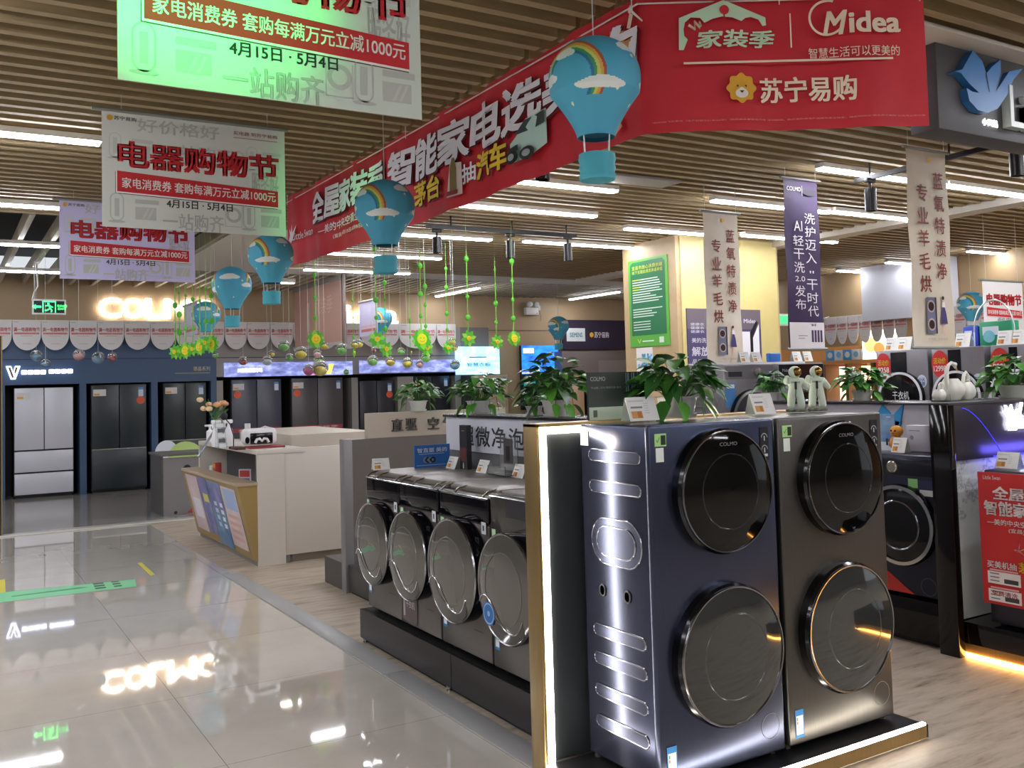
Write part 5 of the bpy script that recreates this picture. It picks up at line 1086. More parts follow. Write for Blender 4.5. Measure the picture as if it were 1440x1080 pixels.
# ================================================================== POTTED PLANTS
def leaf(m, base, d, L, W_, mm, droop=.5, rr=random):
    d = d.normalized(); up = Vector((0, 0, 1)); s_ = d.cross(up)
    if s_.length < .1: s_ = Vector((1, 0, 0))
    s_.normalize(); n = s_.cross(d)
    prof = ((0, .0), (.08, .62), (.3, 1), (.55, .82), (.8, .42), (1, 0)); vs = []; fs = []
    roll = rr.uniform(-.5, .5); s2 = s_*math.cos(roll)+n*math.sin(roll); n2 = n*math.cos(roll)-s_*math.sin(roll)
    for u, w_ in prof:
        c = base+d*(L*u)+Vector((0, 0, -droop*L*u*u)); e = s2*(W_*.5*w_); lift = n2*(W_*.12*w_)
        vs += [tuple(c+e+lift), tuple(c), tuple(c-e+lift)]
    for i in range(5):
        a = i*3; fs += [(a, a+1, a+4, a+3), (a+1, a+2, a+5, a+4)]
    m.raw(vs, fs, mm)
def plant(label, c, pot_r, pot_h, spread, height, nleaf, seed, lsize, pc='c9c9c6', dz=0, pal=(0, 0, 1, 1, 2), sx=1.0):
    t = thing('potted_pothos', label, 'potted plant', c, 0, 'potted green plants'); rr = random.Random(seed)
    m = MB(); PC_ = mat(pc, .45); m.lathe([(.0001, .008), (pot_r*.72, .008), (pot_r*.8, .02), (pot_r*.97, pot_h*.92), (pot_r*1.06, pot_h*.93), (pot_r*1.06, pot_h), (pot_r*.95, pot_h), (pot_r*.9, pot_h*.85), (.0001, pot_h*.85)], PC_, n=28); m.build('pot', t)
    m = MB(); m.lathe([(.0001, 0), (pot_r*.88, 0), (pot_r*.95, .014), (pot_r*.85, .014), (pot_r*.8, .006), (.0001, .006)], PC_, n=28); m.build('saucer', t)
    m = MB(); m.lathe([(.0001, pot_h*.9), (pot_r*.9, pot_h*.87)], mat('2c2219', .9), n=20); m.build('soil', t)
    fo = MB(); stm = MB()
    for i in range(nleaf):
        a = rr.uniform(0, 2*PI); q = rr.random()**.6; el = rr.random()
        tip = Vector((spread*q*math.cos(a)*sx, spread*q*math.sin(a)*.8, pot_h+height*(1-.6*q*q)*(.25+.75*el)))
        b = Vector((pot_r*.5*math.cos(a)*rr.random(), pot_r*.5*math.sin(a)*rr.random(), pot_h*.9))
        if i % 2 == 0: stm.tube([tuple(b), tuple(b.lerp(tip, .5)+Vector((0, 0, .25*height))), tuple(tip)], .0022, LEAF[1], 4)
        d = Vector((math.cos(a), math.sin(a), rr.uniform(-.35, .9)-.25*q))
        L = lsize*rr.uniform(.7, 1.2); leaf(fo, tip-d.normalized()*L*.3, d, L, L*.68, LEAF[rr.choice(pal)], rr.uniform(.15, .6), rr)
    # trailing shoots over the rim
    for i in range(max(2, nleaf//18)):
        a = rr.uniform(PI, 2*PI) if rr.random() < .7 else rr.uniform(0, PI); ln = rr.uniform(.6, 1.1)*pot_h
        p0 = Vector((pot_r*math.cos(a), pot_r*math.sin(a), pot_h)); p1 = p0*1.25; p1.z = pot_h+.02; p2 = p0*1.4; p2.z = pot_h-ln+max(0, dz)
        stm.tube([tuple(p0*.6+Vector((0, 0, pot_h*.4))), tuple(p1), tuple(p2)], .002, LEAF[1], 4); L = lsize*rr.uniform(.8, 1.1)
        leaf(fo, p1.lerp(p2, .4), Vector((math.cos(a), math.sin(a), -.8)), L, L*.65, LEAF[rr.choice((1, 2))], .5, rr)
    fo.build('foliage', t); stm.build('stems', t); return t
p = aY(955, 583, 2.98); plant('potted plant with big leaves on the left tall washing machine, nearest of the plants', (p.x, 2.99, 1.341), .085, .085, .20, .19, 95, 11, .095, dz=.01, pal=(0, 0, 0, 1, 1), sx=.95)
p = aX(773, 586, 2.72); plant('large leafy potted plant on the black ledge just left of the gold frame', (2.76, p.y, 1.319), .075, .085, .20, .26, 110, 12, .09)
p = aX(667, 587, 2.72); plant('bushy potted plant on the black ledge, middle one over the lettered white board', (2.76, p.y, 1.319), .08, .08, .19, .18, 100, 13, .075, pal=(0, 1, 1, 1))
p = aY(589, 580, YP+.03); plant('small potted plant on the beige lettered sign board', (p.x, YP+.04, 1.302), .07, .08, .165, .185, 70, 14, .08, pal=(0, 1, 1))
p = aX(730, 586, 2.72); plant('low pale green plant on the black ledge between the two bushy plants', (2.82, p.y, 1.319), .05, .05, .12, .09, 36, 18, .075, pal=(1, 1, 2))

# ================================================================== ASTRONAUT FIGURINES
AST = mat('cfdccb', .5); AG = mat('a8b29a', .5)
def astronaut(label, x, y, z):
    t = thing('astronaut_figurine', label, 'figurine', (x, y, z), -.75, 'astronaut figurines')
    m = MB(); m.box(-.043, -.03, 0, .043, .03, .014, STONE, .005); m.build('stone_base', t)
    chains = [[(0, 0, .088, .026), (0, 0, .11, .027), (0, .0, .135, .027), (0, 0, .152, .016)], [(0, 0, .088, .026), (-.018, 0, .074, .020), (-.020, -.004, .045, .0175), (-.021, 0, .025, .018), (-.023, -.012, .019, .014)],
              [(0, 0, .088, .026), (.018, 0, .074, .020), (.022, -.004, .045, .0175), (.024, 0, .025, .018), (.028, -.012, .019, .014)], [(0, 0, .135, .027), (-.030, .002, .138, .016), (-.042, -.010, .130, .014), (-.030, -.022, .162, .012)],
              [(0, 0, .135, .027), (.030, .002, .136, .016), (.046, -.004, .112, .0135), (.056, -.012, .098, .012)]]
    bm = bmesh.new(); lay = bm.verts.layers.skin.verify(); seen = {}
    for ch in chains:
        pv = None
        for q in ch:
            if q[:3] not in seen: v = bm.verts.new(q[:3]); v[lay].radius = (q[3], q[3]); seen[q[:3]] = v
            v = seen[q[:3]]
            if pv is not None and pv is not v: bm.edges.new((pv, v))
            pv = v
    bm.verts.ensure_lookup_table(); bm.verts[0][lay].use_root = True
    me = bpy.data.meshes.new('suit'); bm.to_mesh(me); bm.free(); o = bpy.data.objects.new('suit', me); COL.objects.link(o)
    o.modifiers.new('s', 'SKIN'); o.modifiers.new('d', 'SUBSURF').levels = 2
    me2 = bpy.data.meshes.new_from_object(o.evaluated_get(bpy.context.evaluated_depsgraph_get())); o.modifiers.clear(); o.data = me2; me2.materials.append(AST); me2.shade_smooth(); o.parent = t
    m = MB(); m.sph((0, -.002, .176), .027, AST, (1, 1, 1), 12); m.build('helmet', t)
    m = MB(); m.sph((.006, -.010, .177), .0225, mat('9a7a44', .15, 1), (1, 1, 1), 12); m.build('visor', t)
    m = MB(); m.box(-.024, .018, .095, .022, .042, .155, AST, .007); m.build('backpack', t)
    m = MB(); m.box(-.005, -.031, .10, .005, -.022, .135, RUB, .002); m.tube([(0, -.027, .10), (-.002, -.024, .07), (.002, -.02, .05)], .002, RUB, 5); m.box(-.02, -.025, .128, .02, -.02, .136, AG, .002); m.build('chest_pack', t)
p = aY(1115, 582, 2.95); astronaut('white astronaut figurine with gold visor on the right tall machine, left of the pair', p.x, 2.93, 1.337)
p = aY(1142, 580, 2.95); astronaut('white astronaut figurine with gold visor on the right tall machine, right of the pair', p.x+.012, 2.93, 1.337)

# ================================================================== RIGHT HAND DISPLAY: gantry, base, marble wall
PUR = mat('2f2a33', .3); LAC = mat('0e0b0b', .08)
t = thing('display_plinth', 'low black lacquer display base with gold kick and glowing amber strip at the right edge', 'platform', (0, 0, 0))
m = MB(); m.box(4.605, 1.2, .07, 5.6, 3.10, .182, LAC, .004); m.build('platform', t)
m = MB(); m.box(4.612, 1.2, .022, 4.622, 3.10, .07, GOLD); m.box(4.63, 1.2, 0, 5.6, 3.1, .07, BLK); m.build('gold_kick', t)
m = MB(); m.box(4.60, 1.2, .002, 4.625, 3.10, .02, LEDW); m.build('amber_light_strip', t)
m = MB(); m.box(4.60, 3.12, .182, 6.6, 3.17, 1.02, MARB); struct(m.build('wall_marble'))
t = thing('illuminated_gantry', 'black post and dark header with glowing white swan logo at the right edge', 'sign', (0, 0, 0))
m = MB(); m.box(4.545, 3.085, 0, 4.597, 3.20, 1.325, LAC, .004); m.build('post', t)
m = MB(); m.box(4.597, 3.085, 1.022, 6.4, 3.20, 1.318, PUR, .003); m.build('header', t)
GS_T = thing('gantry_shelf', 'narrow black shelf board on top of the illuminated header, carrying plant and swans', 'shelf', (0, 0, 0)); m = MB(); m.box(4.545, 3.08, 1.3185, 6.4, 3.45, 1.33, mat('3a3538', .3)); m.build('board', GS_T)
a = aY(1411, 606, 3.08); GS = mat('f0f2ff', .5, 0, 4); BLG = mat('3434e8', .5, 0, .45)
m = MB(); X0, Z0 = a.x, a.z
sw = [(.0, .16), (.05, .10), (.035, .05), (.06, .0), (.15, .0), (.15, .03), (.17, .02), (.25, .22), (.235, .225), (.17, .09), (.17, .17), (.13, .12), (.10, .21), (.07, .15), (.02, .21), (.035, .14)]
m.prism([(X0+p[0]*.72, Z0+p[1]*.68) for p in sw], 3.066, 3.078, GS); m.build('swan_logo', t); m = MB(); m.text('Little Swan', X0+.14, Z0+.01, X0+.75, Z0+.085, GS, 3.07, .03, 0, False, .02); m.build('lettering', t)
m = MB(); m.box(X0-.1, 3.083, 1.024, X0+.9, 3.087, 1.030, BLG); m.build('blue_light_strip', t)
m = MB(); vs = []; 
for i in range(13): u = i/12; vs.append((X0-.36+.34*u, 3.0835, 1.30-.26*u**1.6))
m.tube(vs, .002, BLG, 5); m.build('blue_curve', t)
l = bpy.data.lights.new('blue_logo_light', 'AREA'); l.energy = .5; l.color = (.15, .12, 1); l.shape = 'RECTANGLE'; l.size = .5; l.size_y = .05
o = bpy.data.objects.new('blue_logo_light', l); COL.objects.link(o); o.location = (X0+.12, 3.0, 1.04); o.rotation_euler = (math.radians(110), 0, 0)
# washer under the red poster
def bg_washer(label, loc, W_, Hh, mm, rz=-PI/2, doorc='black', R=.2, zc=None, dep=.45, panel=None, group=None, extra=None, knob=False, glass=None):
    t = thing('front_loading_washer', label, 'washing machine', loc, rz, group); w2 = W_/2; zc = zc or Hh*.47
    m = MB(); m.box(-w2, 0, .015, w2, dep, Hh, mm, .01); m.build('body', t, 30)
    m = MB()
    for x in (-w2+.04, w2-.04):
        for y in (.05, dep-.05): m.cyl((x, y, 0), .016, .017, RUB, 'Z', 10)
    m.build('feet', t)
    if R:
        d = MB(); c = (0, 0, zc); d.lathe([(R, -.002), (R*1.02, .02), (R*.98, .04)], BLACK, c, 'Y', 44); o = d.build('door', t)
        d = MB(); d.lathe([(R*.985, .032), (R*.985, .045), (R*.90, .046), (R*.89, .038)], CHROME if doorc != 'white' else mat('d9dcdf', .3), c, 'Y', 44); d.build('rim', o)
        d = MB(); g = glass or BLACK; d.lathe([(R*.9, .036), (R*.7, .046), (R*.4, .052), (.0001, .054)], g, c, 'Y', 44); d.build('glass', o)
        if doorc != 'white': d = MB(); d.lathe([(R*.62, .0475), (R*.6, .051), (R*.57, .0485)], mat('70727a', .15, 1), c, 'Y', 40); d.build('drum_ring', o)
    if extra: extra(t, w2, Hh)
    return t
def ex_red(t, w2, Hh):
    m = MB(); m.box(-w2-.015, -.03, .12, w2+.02, -.022, .79, nmat('poster_red', f_cloth('c42a2c', 'cf3431'), .5)); y = -.032; L = 2*w2; x0 = -w2-.015; W5 = mat('efe6e2', .5)
    m.text('全屋家装季', x0+.13*L, .655, x0+.80*L, .72, W5, y, .05); m.text('智能家电选美的', x0+.05*L, .575, x0+.90*L, .645, W5, y, .05); m.text('—美的中央空调全直流普及风暴—', x0+.07*L, .525, x0+.9*L, .555, W5, y, .02); m.text('(宜昌) 4月15日-5月8日', x0+.25*L, .49, x0+.75*L, .515, W5, y, .01)
    m.text('Little Swan', x0+.05*L, .755, x0+.2*L, .775, W5, y); m.pol([(x0+.48*L, .74), (x0+.48*L, .76), (x0+.56*L, .78), (x0+.64*L, .76), (x0+.64*L, .74), (x0+.62*L, .75), (x0+.5*L, .75)], W5, y); m.text('家装季', x0+.5*L, .735, x0+.63*L, .748, W5, y)
    rr = random.Random(8)
    for k in range(40): bx_, bz_ = x0+.47*L+rr.gauss(0, .055), .42+rr.gauss(0, .032); m.pol([(bx_+rr.uniform(-.03, .03), bz_+rr.uniform(-.025, .025)) for _ in range(4)][:3], [mat('d9c8b0', .5), mat('9db4c8', .5), mat('d9b070', .5), mat('c8d0a8', .5), mat('c4847c', .5)][k % 5], y-.0002*k)
    m.text('买美机抽', x0+.05*L, .305, x0+.3*L, .34, W5, y, .03); m.text('茅台', x0+.32*L, .30, x0+.49*L, .35, mat('e3c62c', .5), y, .04); m.text('抽汽车', x0+.62*L, .305, x0+.9*L, .34, W5, y, .03); m.pol([(x0+.51*L, .30), (x0+.6*L, .31), (x0+.58*L, .345), (x0+.52*L, .34)], mat('b5a890', .5), y)
    for bx, bz in ((.05, .225), (.37, .225), (.69, .225), (.05, .135), (.37, .135), (.69, .135)):
        m.rect(x0+bx*L, bz, x0+(bx+.28)*L, bz+.062, W5, y); m.rect(x0+(bx+.02)*L, bz+.066, x0+(bx+.26)*L, bz+.074, mat('e8b8b0', .5), y)
        for k in range(3): m.rect(x0+(bx+.02)*L, bz+.012+.018*k, x0+(bx+(.10 if bx < .1 else .25))*L, bz+.018+.018*k, mat('8c8684', .5), y-.0006)
        if bx < .1: m.rect(x0+(bx+.14)*L, bz+.008, x0+(bx+.26)*L, bz+.03, mat('4a4644', .5), y-.0006)
    m.text('免费清洗', x0+.08*L, .165, x0+.3*L, .19, mat('b03030', .5), y-.001, .02)
    m.build('red_poster', t)
DG = mat('3c3c46', .3, .5)
bg_washer('dark grey washer covered by a red promotion poster at the right picture edge', (4.65, 2.66, .182), .62, .80, DG, R=0, extra=ex_red)
p = aX(1411, 662, 4.74); card('price card on the red poster covered washer', (4.76, p.y, .983), .12, .09, -PI/2, .4)
# dark washer between twin machines and the gantry
t = thing('washer_plinth', 'black plinth under the dark washer between the tall machines and the black post', 'plinth', (0, 0, 0))
m = MB(); m.box(4.60, 3.22, .03, 5.10, 5.0, .245, LAC, .004); m.box(4.64, 3.22, 0, 5.10, 5.0, .03, BLK); m.build('box', t)
def ex_knob(t, w2, Hh):
    m = MB(); m.box(-w2+.005, -.006, Hh-.115, w2-.005, .0, Hh-.02, mat('1f222c', .15), .002); o = m.build('control_panel', t)
    m = MB(); m.lathe([(.032, .0), (.034, .02), (.028, .026), (.026, .022), (.0001, .022)], mat('c8c4b4', .2, .9), (-.035, -.006, Hh-.068), 'Y', 28); m.build('dial', o)
    m = MB(); m.tube([(-w2+.01, .02, Hh-.008), (w2-.01, .02, Hh-.008)], .008, CHROME, 6); m.build('chrome_trim', o)
    m = MB(); m.pol([(-w2+.02, .02), (-w2+.02, .20), (.06, .02)], mat('c8362e', .5), -.002); m.disc(-w2+.09, .07, .025, mat('e0b89a', .5), -.003, 14); m.build('red_corner_sticker', t)
    m = MB(); m.ring(w2-.10, .075, .046, .048, mat('5c5c68', .4), -.002, 32); m.build('filter_cover', t)
    m = MB(); m.rect(.05, Hh-.18, .11, Hh-.13, mat('8cc87a', .5), -.002); m.rect(.11, Hh-.185, w2-.01, Hh-.135, mat('20264a', .5), -.002); m.rect(.12, Hh-.22, w2-.01, Hh-.187, mat('c8ccd0', .5), -.002); m.build('sticker', t)
DW = mat('2a2d3c', .28, .55)
bg_washer('dark navy washer with silver dial behind the right tall machine, red corner sticker', (4.62, 3.45, .247), .50, .79, DW, R=.225, zc=.40, dep=.46, extra=ex_knob, glass=mat('131316', .08))
p = aX(1257, 632, 4.80)
t = thing('tabletop_poster', 'blue and white tabletop poster of an ocean on the dark washer behind the tall machines', 'poster', (4.80, 3.75, 1.04), -PI/2)
m = MB(); m.box(0, 0, 0, .14, .006, .215, nmat('poster_ocean', f_cloth('3f6fa8', '9cc0dc'), .4)); m.rect(0, 0, .14, .05, mat('d8e2ea', .5), -.001); m.rect(.08, .03, .095, .07, mat('2a2c3a', .5), -.002); m.rect(.10, .025, .118, .065, mat('2a2c3a', .5), -.002); m.rect(.09, .195, .12, .2, mat('dfe8f0', .5), -.002); m.build('panel', t)
card('price card on the dark navy washer in front of the white gift box', (4.70, 3.52, 1.04), .09, .09, -PI/2, .35)
t = thing('gift_box', 'white gift box standing on the dark navy washer beside the black post', 'box', (4.82, 3.545, 1.04), -PI/2)
m = MB(); m.box(0, 0, 0, .15, .10, .15, mat('c4c2cc', .5), .003); m.disc(.035, .08, .013, mat('8f8d98', .4), -.001, 20); m.rect(.02, .118, .09, .122, mat('8a8894', .5), -.001); m.build('box', t)
t = thing('small_plush_toy', 'small round orange toy beside the white gift box', 'toy', (4.80, 3.595, 1.04), -PI/2)
m = MB(); m.sph((0, 0, .045), .045, mat('d98a2c', .7), (1, .9, 1), 10); m.sph((0, 0, .115), .038, mat('e09a34', .7), (1, .95, .9), 10); m.build('body', t)
m = MB(); 
for x in (-.012, .014): m.sph((x, -.034, .12), .006, BLK, (1, .6, 1), 6)
m.sph((0, -.037, .107), .008, mat('c8602a', .6), (1.3, .8, .6), 6); m.build('face', t)
# grey-white back board of the right row with ledge and blue swan
t = thing('back_board', 'pale grey back board with black ledge and blue swan emblem behind the right hand washers', 'display board', (5.12, 4.98, 0), -PI/2); LB = 4.98-3.24
m = MB(); m.box(0, 0, 0, LB, .10, 1.30, mat('bdbcc6', .5)); m.box(.42, -.002, 1.14, .428, 0, 1.30, mat('8a8a92', .5)); m.build('panel', t)
m = MB(); m.box(-.01, -.03, 1.30, LB-.02, .24, 1.318, mat('1c1c1f', .25), .003); m.build('ledge', t)
p = aX(1237, 600, 5.12); m = MB(); X0 = 4.98-p.y; Z0 = p.z; BS = mat('2f8fc8', .5); k = .9
for pts in ([(.0, .10), (.06, .085), (.10, .045), (.06, .05), (.03, .08)], [(.0, .10), (.035, .155), (.10, .10), (.115, .04), (.06, .08)], [(.125, .05), (.14, .10), (.21, .16), (.195, .10), (.18, .04), (.15, .0)], [(.06, .045), (.10, .04), (.155, .04), (.185, .04), (.16, -.03), (.11, -.035), (.07, .0)]): m.prism([(X0+a_*k, Z0+b_*k) for a_, b_ in pts], -.012, -.001, BS)
m.build('swan_emblem', t)
p = aX(1213, 564, 5.25); plant('leafy potted plant on the pale back board in front of the black dryer door', (5.25, p.y, 1.319), .068, .07, .19, .17, 85, 15, .085, pc='b9b9b2', pal=(0, 1, 1))
p = aX(1085, 567, 5.25); plant('potted plant on the far end of the pale back board, left of the astronauts', (5.25, p.y, 1.319), .065, .06, .15, .17, 75, 16, .075, pc='b4b2ac', pal=(0, 1, 1))
p = aY(1425, 566, 3.25); plant('potted plant at the right edge on top of the black gantry', (p.x+.02, 3.26, 1.331), .085, .075, .20, .19, 90, 17, .085, pc='b9bdb4', pal=(0, 1, 1, 2))
# swans on tray
p = aY(1345, 566, 3.25)
t = thing('acrylic_tray', 'clear acrylic tray of swan ornaments on top of the black gantry', 'tray', (p.x+.03, 3.30, 1.331)); m = MB(); m.box(-.10, -.06, 0, .33, .06, .004, CLEAR); m.box(-.10, .056, 0, .33, .06, .04, CLEAR); m.box(-.10, -.06, 0, -.097, .06, .04, CLEAR); m.box(.327, -.06, 0, .33, .06, .04, CLEAR); m.build('tray', t)
SWW = mat('d9d8cc', .3)
def swan(label, x, s_, flip=1):
    t = thing('swan_ornament', label, 'ornament', (x, 3.30, 1.336), 0, 'white swan ornaments')
    m = MB(); m.lathe([(.0001, 0), (.05*s_, 0), (.075*s_, .03*s_), (.085*s_, .07*s_), (.07*s_, .115*s_), (.045*s_, .15*s_), (.055*s_, .125*s_), (.06*s_, .08*s_), (.0001, .04*s_)], SWW, (0, 0, 0), 'Z', 26, None, lambda a: .10*math.cos(5*a)+.12*math.cos(a)*flip); m.build('body', t)
    f = flip; pts = [(-.05, .08), (-.065, .14), (-.06, .20), (-.035, .245), (0, .262), (.035, .25), (.045, .225)] if f > 0 else [(-.04, .08), (-.05, .15), (-.035, .21), (-.005, .235), (.02, .21), (.02, .16), (.012, .13)]
    m = MB(); m.tube([(a_*s_, -.01, b_*s_) for a_, b_ in pts], [.02*s_, .017*s_, .014*s_, .012*s_, .012*s_, .015*s_, .008*s_], SWW, 10); m.sph((pts[-2][0]*s_, -.01, pts[-2][1]*s_), .018*s_, SWW, (1.2, 1, .9), 8); m.build('neck', t)
    m = MB(); a_, b_ = pts[-1]; m.tube([(a_*s_, -.012, b_*s_), ((a_+.012)*s_, -.014, (b_-.02)*s_)], [.008*s_, .002], mat('c98a3a', .5), 6); m.build('beak', t)
swan('largest white swan ornament with tall curved neck on the clear tray', p.x+.03, .80, 1); swan('smaller white swan ornament with bent down neck right of the tall one', p.x+.165, .66, -1); swan('smallest white swan neck ornament at the left end of the clear tray', p.x-.075, .42, -1)
# swan sign overhead
a = aY(1321, 180, 2.84); t = thing('hanging_swan_sign', 'big dark box sign with raised blue swan emblem at the upper right edge', 'sign', (a.x, 2.84, a.z)); Zt = aY(1320, 60, 2.84).z-a.z
m = MB(); m.box(-.0, 0, 0, 1.9, .16, Zt, mat('4a4a4c', .5), .004); m.build('box', t)
sc = lambda px, py: (aY(px, py, 2.80).x-a.x, aY(px, py, 2.80).z-a.z)
m = MB(); BE = mat('2f74b4', .45); SG = mat('8f9a80', .5)
def sc(px, py): q = aY(px, py, 2.80); return (q.x-a.x, q.z-a.z)
body = [(1340, 101), (1352, 98), (1367, 71), (1380, 86), (1386, 104), (1393, 95), (1406, 84), (1406, 104), (1400, 128), (1418, 101), (1437, 97), (1424, 112), (1414, 136), (1402, 153), (1388, 159), (1374, 155), (1362, 142), (1358, 124), (1366, 129), (1376, 131), (1362, 118), (1350, 103)]
m.prism([sc(*q) for q in body], -.045, -.002, BE)
for p0, p1 in (((1385, 103), (1390, 130)), ((1407, 104), (1399, 129))):
    u, v = sc(*p0); u2, v2 = sc(*p1); m.pol([(u-.006, v), (u+.006, v), (u2+.002, v2), (u2-.002, v2)], mat('1c2a3a', .6), -.047)
m.build('swan_emblem', t)
m = MB(); m.text('小天鹅', sc(1391, 168)[0], sc(1391, 173)[1], sc(1412, 168)[0], sc(1391, 163)[1], mat('f4f4f0', .5, 0, 1.5), -.004, .03); m.build('small_lettering', t)
m = MB(); q = sc(1420, 178); m.prism([(q[0], q[1]+.22), (q[0]+.03, q[1]+.22), (q[0]+.03, q[1]+.03), (q[0]+.13, q[1]+.03), (q[0]+.13, q[1]), (q[0], q[1])], -.05, -.002, mat('c4ccc4', .4)); m.text('ittle Swan', q[0]+.16, q[1], q[0]+1.2, q[1]+.2, mat('c4ccc4', .4), -.02, .03, 0, False, .05); m.build('lettering', t)
for x in (.11, 1.7): m = MB(); m.box(x-.012, .06, Zt, x+.012, .09, ZC+.0-a.z, BLK); m.build('hanger', t)

# ================================================================== MIDDLE GROUND ON THE RIGHT: ribbed grey washers, dryers, shelves
YG = 5.5
def xg(px): return aY(px, 540, YG).x
for q in (0,):
    t = thing('washer_bench', 'dark bench under the grey ribbed washers behind the plants', 'plinth', (0, 0, 0)); m = MB(); m.box(xg(1012), YG+.02, 0, xg(1012)+1.4, YG+.55, .80, BLK); m.build('box', t)
def ex_g(t, w2, Hh):
    m = MB(); m.rect(-w2+.02, Hh-.12, w2-.02, Hh-.015, mat('77767a', .4, .4), -.002); m.rect(-w2+.05, Hh-.1, -w2+.2, Hh-.06, mat('26262a', .3), -.003); o = m.build('control_panel', t)
    m = MB(); m.lathe([(.035, 0), (.034, .025), (.0001, .027)], CHROME, (.07, -.003, Hh-.065), 'Y', 24); m.build('dial', o)
    m = MB(); m.rect(-w2+.01, Hh-.34, -w2+.12, Hh-.15, mat('3f78b4', .5), -.003); m.rect(-w2+.02, Hh-.19, -w2+.11, Hh-.16, mat('d4dce0', .5), -.004); m.build('blue_label', t)
    m = MB(); X = -w2-.001
    for z in (.62, .5, .38, .26, .14): m.tube([(X, b_, c_) for b_, c_ in stadium(.26, z, .18, .035)], .006, STEELG, 6, True)
    m.build('side_ribs', t)
wg = xg(1091)-xg(1017)
bg_washer('grey ribbed washer seen past the nearest plant, with round dial and blue label', ((xg(1017)+xg(1091))/2, YG, .80), wg-.01, .80, STEELG, 0, R=.235, zc=.36, extra=ex_g, glass=mat('3a3b40', .1), dep=.5)
def ex_b(t, w2, Hh): m = MB(); m.rect(-w2+.01, Hh-.13, w2-.01, Hh-.01, mat('08080a', .15), -.002); m.text('Midea', -w2+.05, Hh-.07, -w2+.13, Hh-.045, mat('9a9aa0', .5), -.003); m.build('control_panel', t)
bg_washer('black fronted washer behind the astronaut figurines', ((xg(1094)+xg(1160))/2, YG, .80), xg(1160)-xg(1094)-.01, .80, STEELG, 0, R=.22, zc=.36, extra=ex_b, dep=.5)
t = thing('upper_shelf', 'white shelf board with price cards over the grey ribbed washers', 'shelf', (xg(1017), YG+.1, 1.602)); m = MB(); m.box(0, 0, 0, 1.05, .3, .014, mat('d9d8d6', .4)); m.build('board', t)
for i, (px, s) in enumerate(((1049, 'leftmost on the white shelf over the grey washers'), (1066, 'second on the white shelf over the grey washers, left of the blue packet'), (1123, 'third on the white shelf, below the purple banner'), (1138, 'rightmost on the white shelf, below the purple banner'))):
    card('price card '+s, (aY(px, 505, YG+.12).x, YG+.12, 1.616), .10, .09, 0, .3)
t = thing('blue_packet', 'blue detergent packet on the white shelf over the grey washers', 'packet', (aY(1083, 505, YG+.14).x, YG+.14, 1.616)); m = MB(); m.box(0, 0, 0, .13, .05, .075, mat('2f6fc0', .5), .01); m.build('packet', t)
# dryers
XD = 7.0
t = thing('dryer_plinth', 'dark plinth carrying the big dryers with red price discs', 'plinth', (0, 0, 0)); m = MB(); m.box(XD+.02, 3.3, 0, XD+.55, 5.45, .86, BLK); m.build('box', t)
def dryer(label, px0, px1, price, doorx=0, chars=None):
    y0 = aX(px0, 520, XD).y; y1 = aX(px1, 520, XD).y; W_ = y0-y1-.01
    def ex(t, w2, Hh):
        m = MB(); m.rect(-w2+.02+.13, Hh-.19, w2-.2 if w2 > .2 else 0, Hh-.02, mat('15151a', .15), -.003); m.build('control_panel', t)
        m = MB(); m.disc(-w2+.075, Hh-.13, .075, mat('cc2f2a', .5), -.004, 28, .11); m.text('活动价', -w2+.02, Hh-.13, -w2+.13, Hh-.08, mat('e8c83a', .5), -.005, .03); m.text(price, -w2+.02, Hh-.19, -w2+.13, Hh-.145, mat('f0ece6', .5), -.005, .03); m.build('price_disc', t)
        m = MB(); m.disc(w2-.06, Hh-.27, .045, mat('d4dcea', .5), -.004, 20, .055); m.text('小天', w2-.09, Hh-.27, w2-.03, Hh-.24, mat('3a5ab0', .5), -.005, .03); m.text('品质', w2-.09, Hh-.305, w2-.03, Hh-.275, mat('3a5ab0', .5), -.005, .03); m.build('round_badge', t)
        if chars: m = MB(); m.text(chars, -.06, .41, .10, .48, mat('d8dadf', .5), -.056, .02); m.text('低温柔护', -.07, .36, .11, .385, mat('b0b2b8', .5), -.056); m.build('door_lettering', t)
    return bg_washer(label, (XD, (y0+y1)/2, .86), W_, .83, STEELG, -PI/2, 'white', .215, .43, .5, extra=ex)
dryer('grey dryer with round black door reading 干衣机 and a red price disc 8258', 1232, 1306, '8258', 0, '干衣机'); dryer('grey dryer behind the swan ornaments with red price disc 12998', 1310, 1386, '12998'); dryer('grey dryer at the right edge with red price disc 9998', 1393, 1470, '9998')
zc_ = 1.69
for i, (px, s) in enumerate(((1252, 'on the grey dryer with red disc 8258, left of two'), (1270, 'on the grey dryer with red disc 8258, right of two'), (1352, 'on the middle dryer just right of the tall cream banner'), (1412, 'in front of the green box on the far right dryers'), (1432, 'rightmost on top of the far right dryers'))):
    p = aX(px, 480, XD+.1); card('price card '+s, (XD+.1, p.y, zc_), .13, .12, -PI/2, .3)
for px0, px1, hh, cc, lab, nm in ((1355, 1376, .17, '2f44b8', 'blue white printed box on the far right dryers, left of the green box', 'printed_box'), (1378, 1424, .20, '2f9a6e', 'large green box on top of the far right dryers', 'printed_box')):
    a = aX(px0, 480, XD+.25); b = aX(px1, 480, XD+.25); t = thing(nm, lab, 'box', (XD+.25, a.y, zc_), -PI/2); m = MB(); L = a.y-b.y; m.box(0, 0, 0, L, .1, hh, mat(cc, .4), .004); m.rect(.1*L, .45*hh, .6*L, .8*hh, mat('d8e4ec', .5), -.002); m.disc(.3*L, .4*hh, .05, mat('7fc8d8', .4), -.003, 20); m.build('box', t)
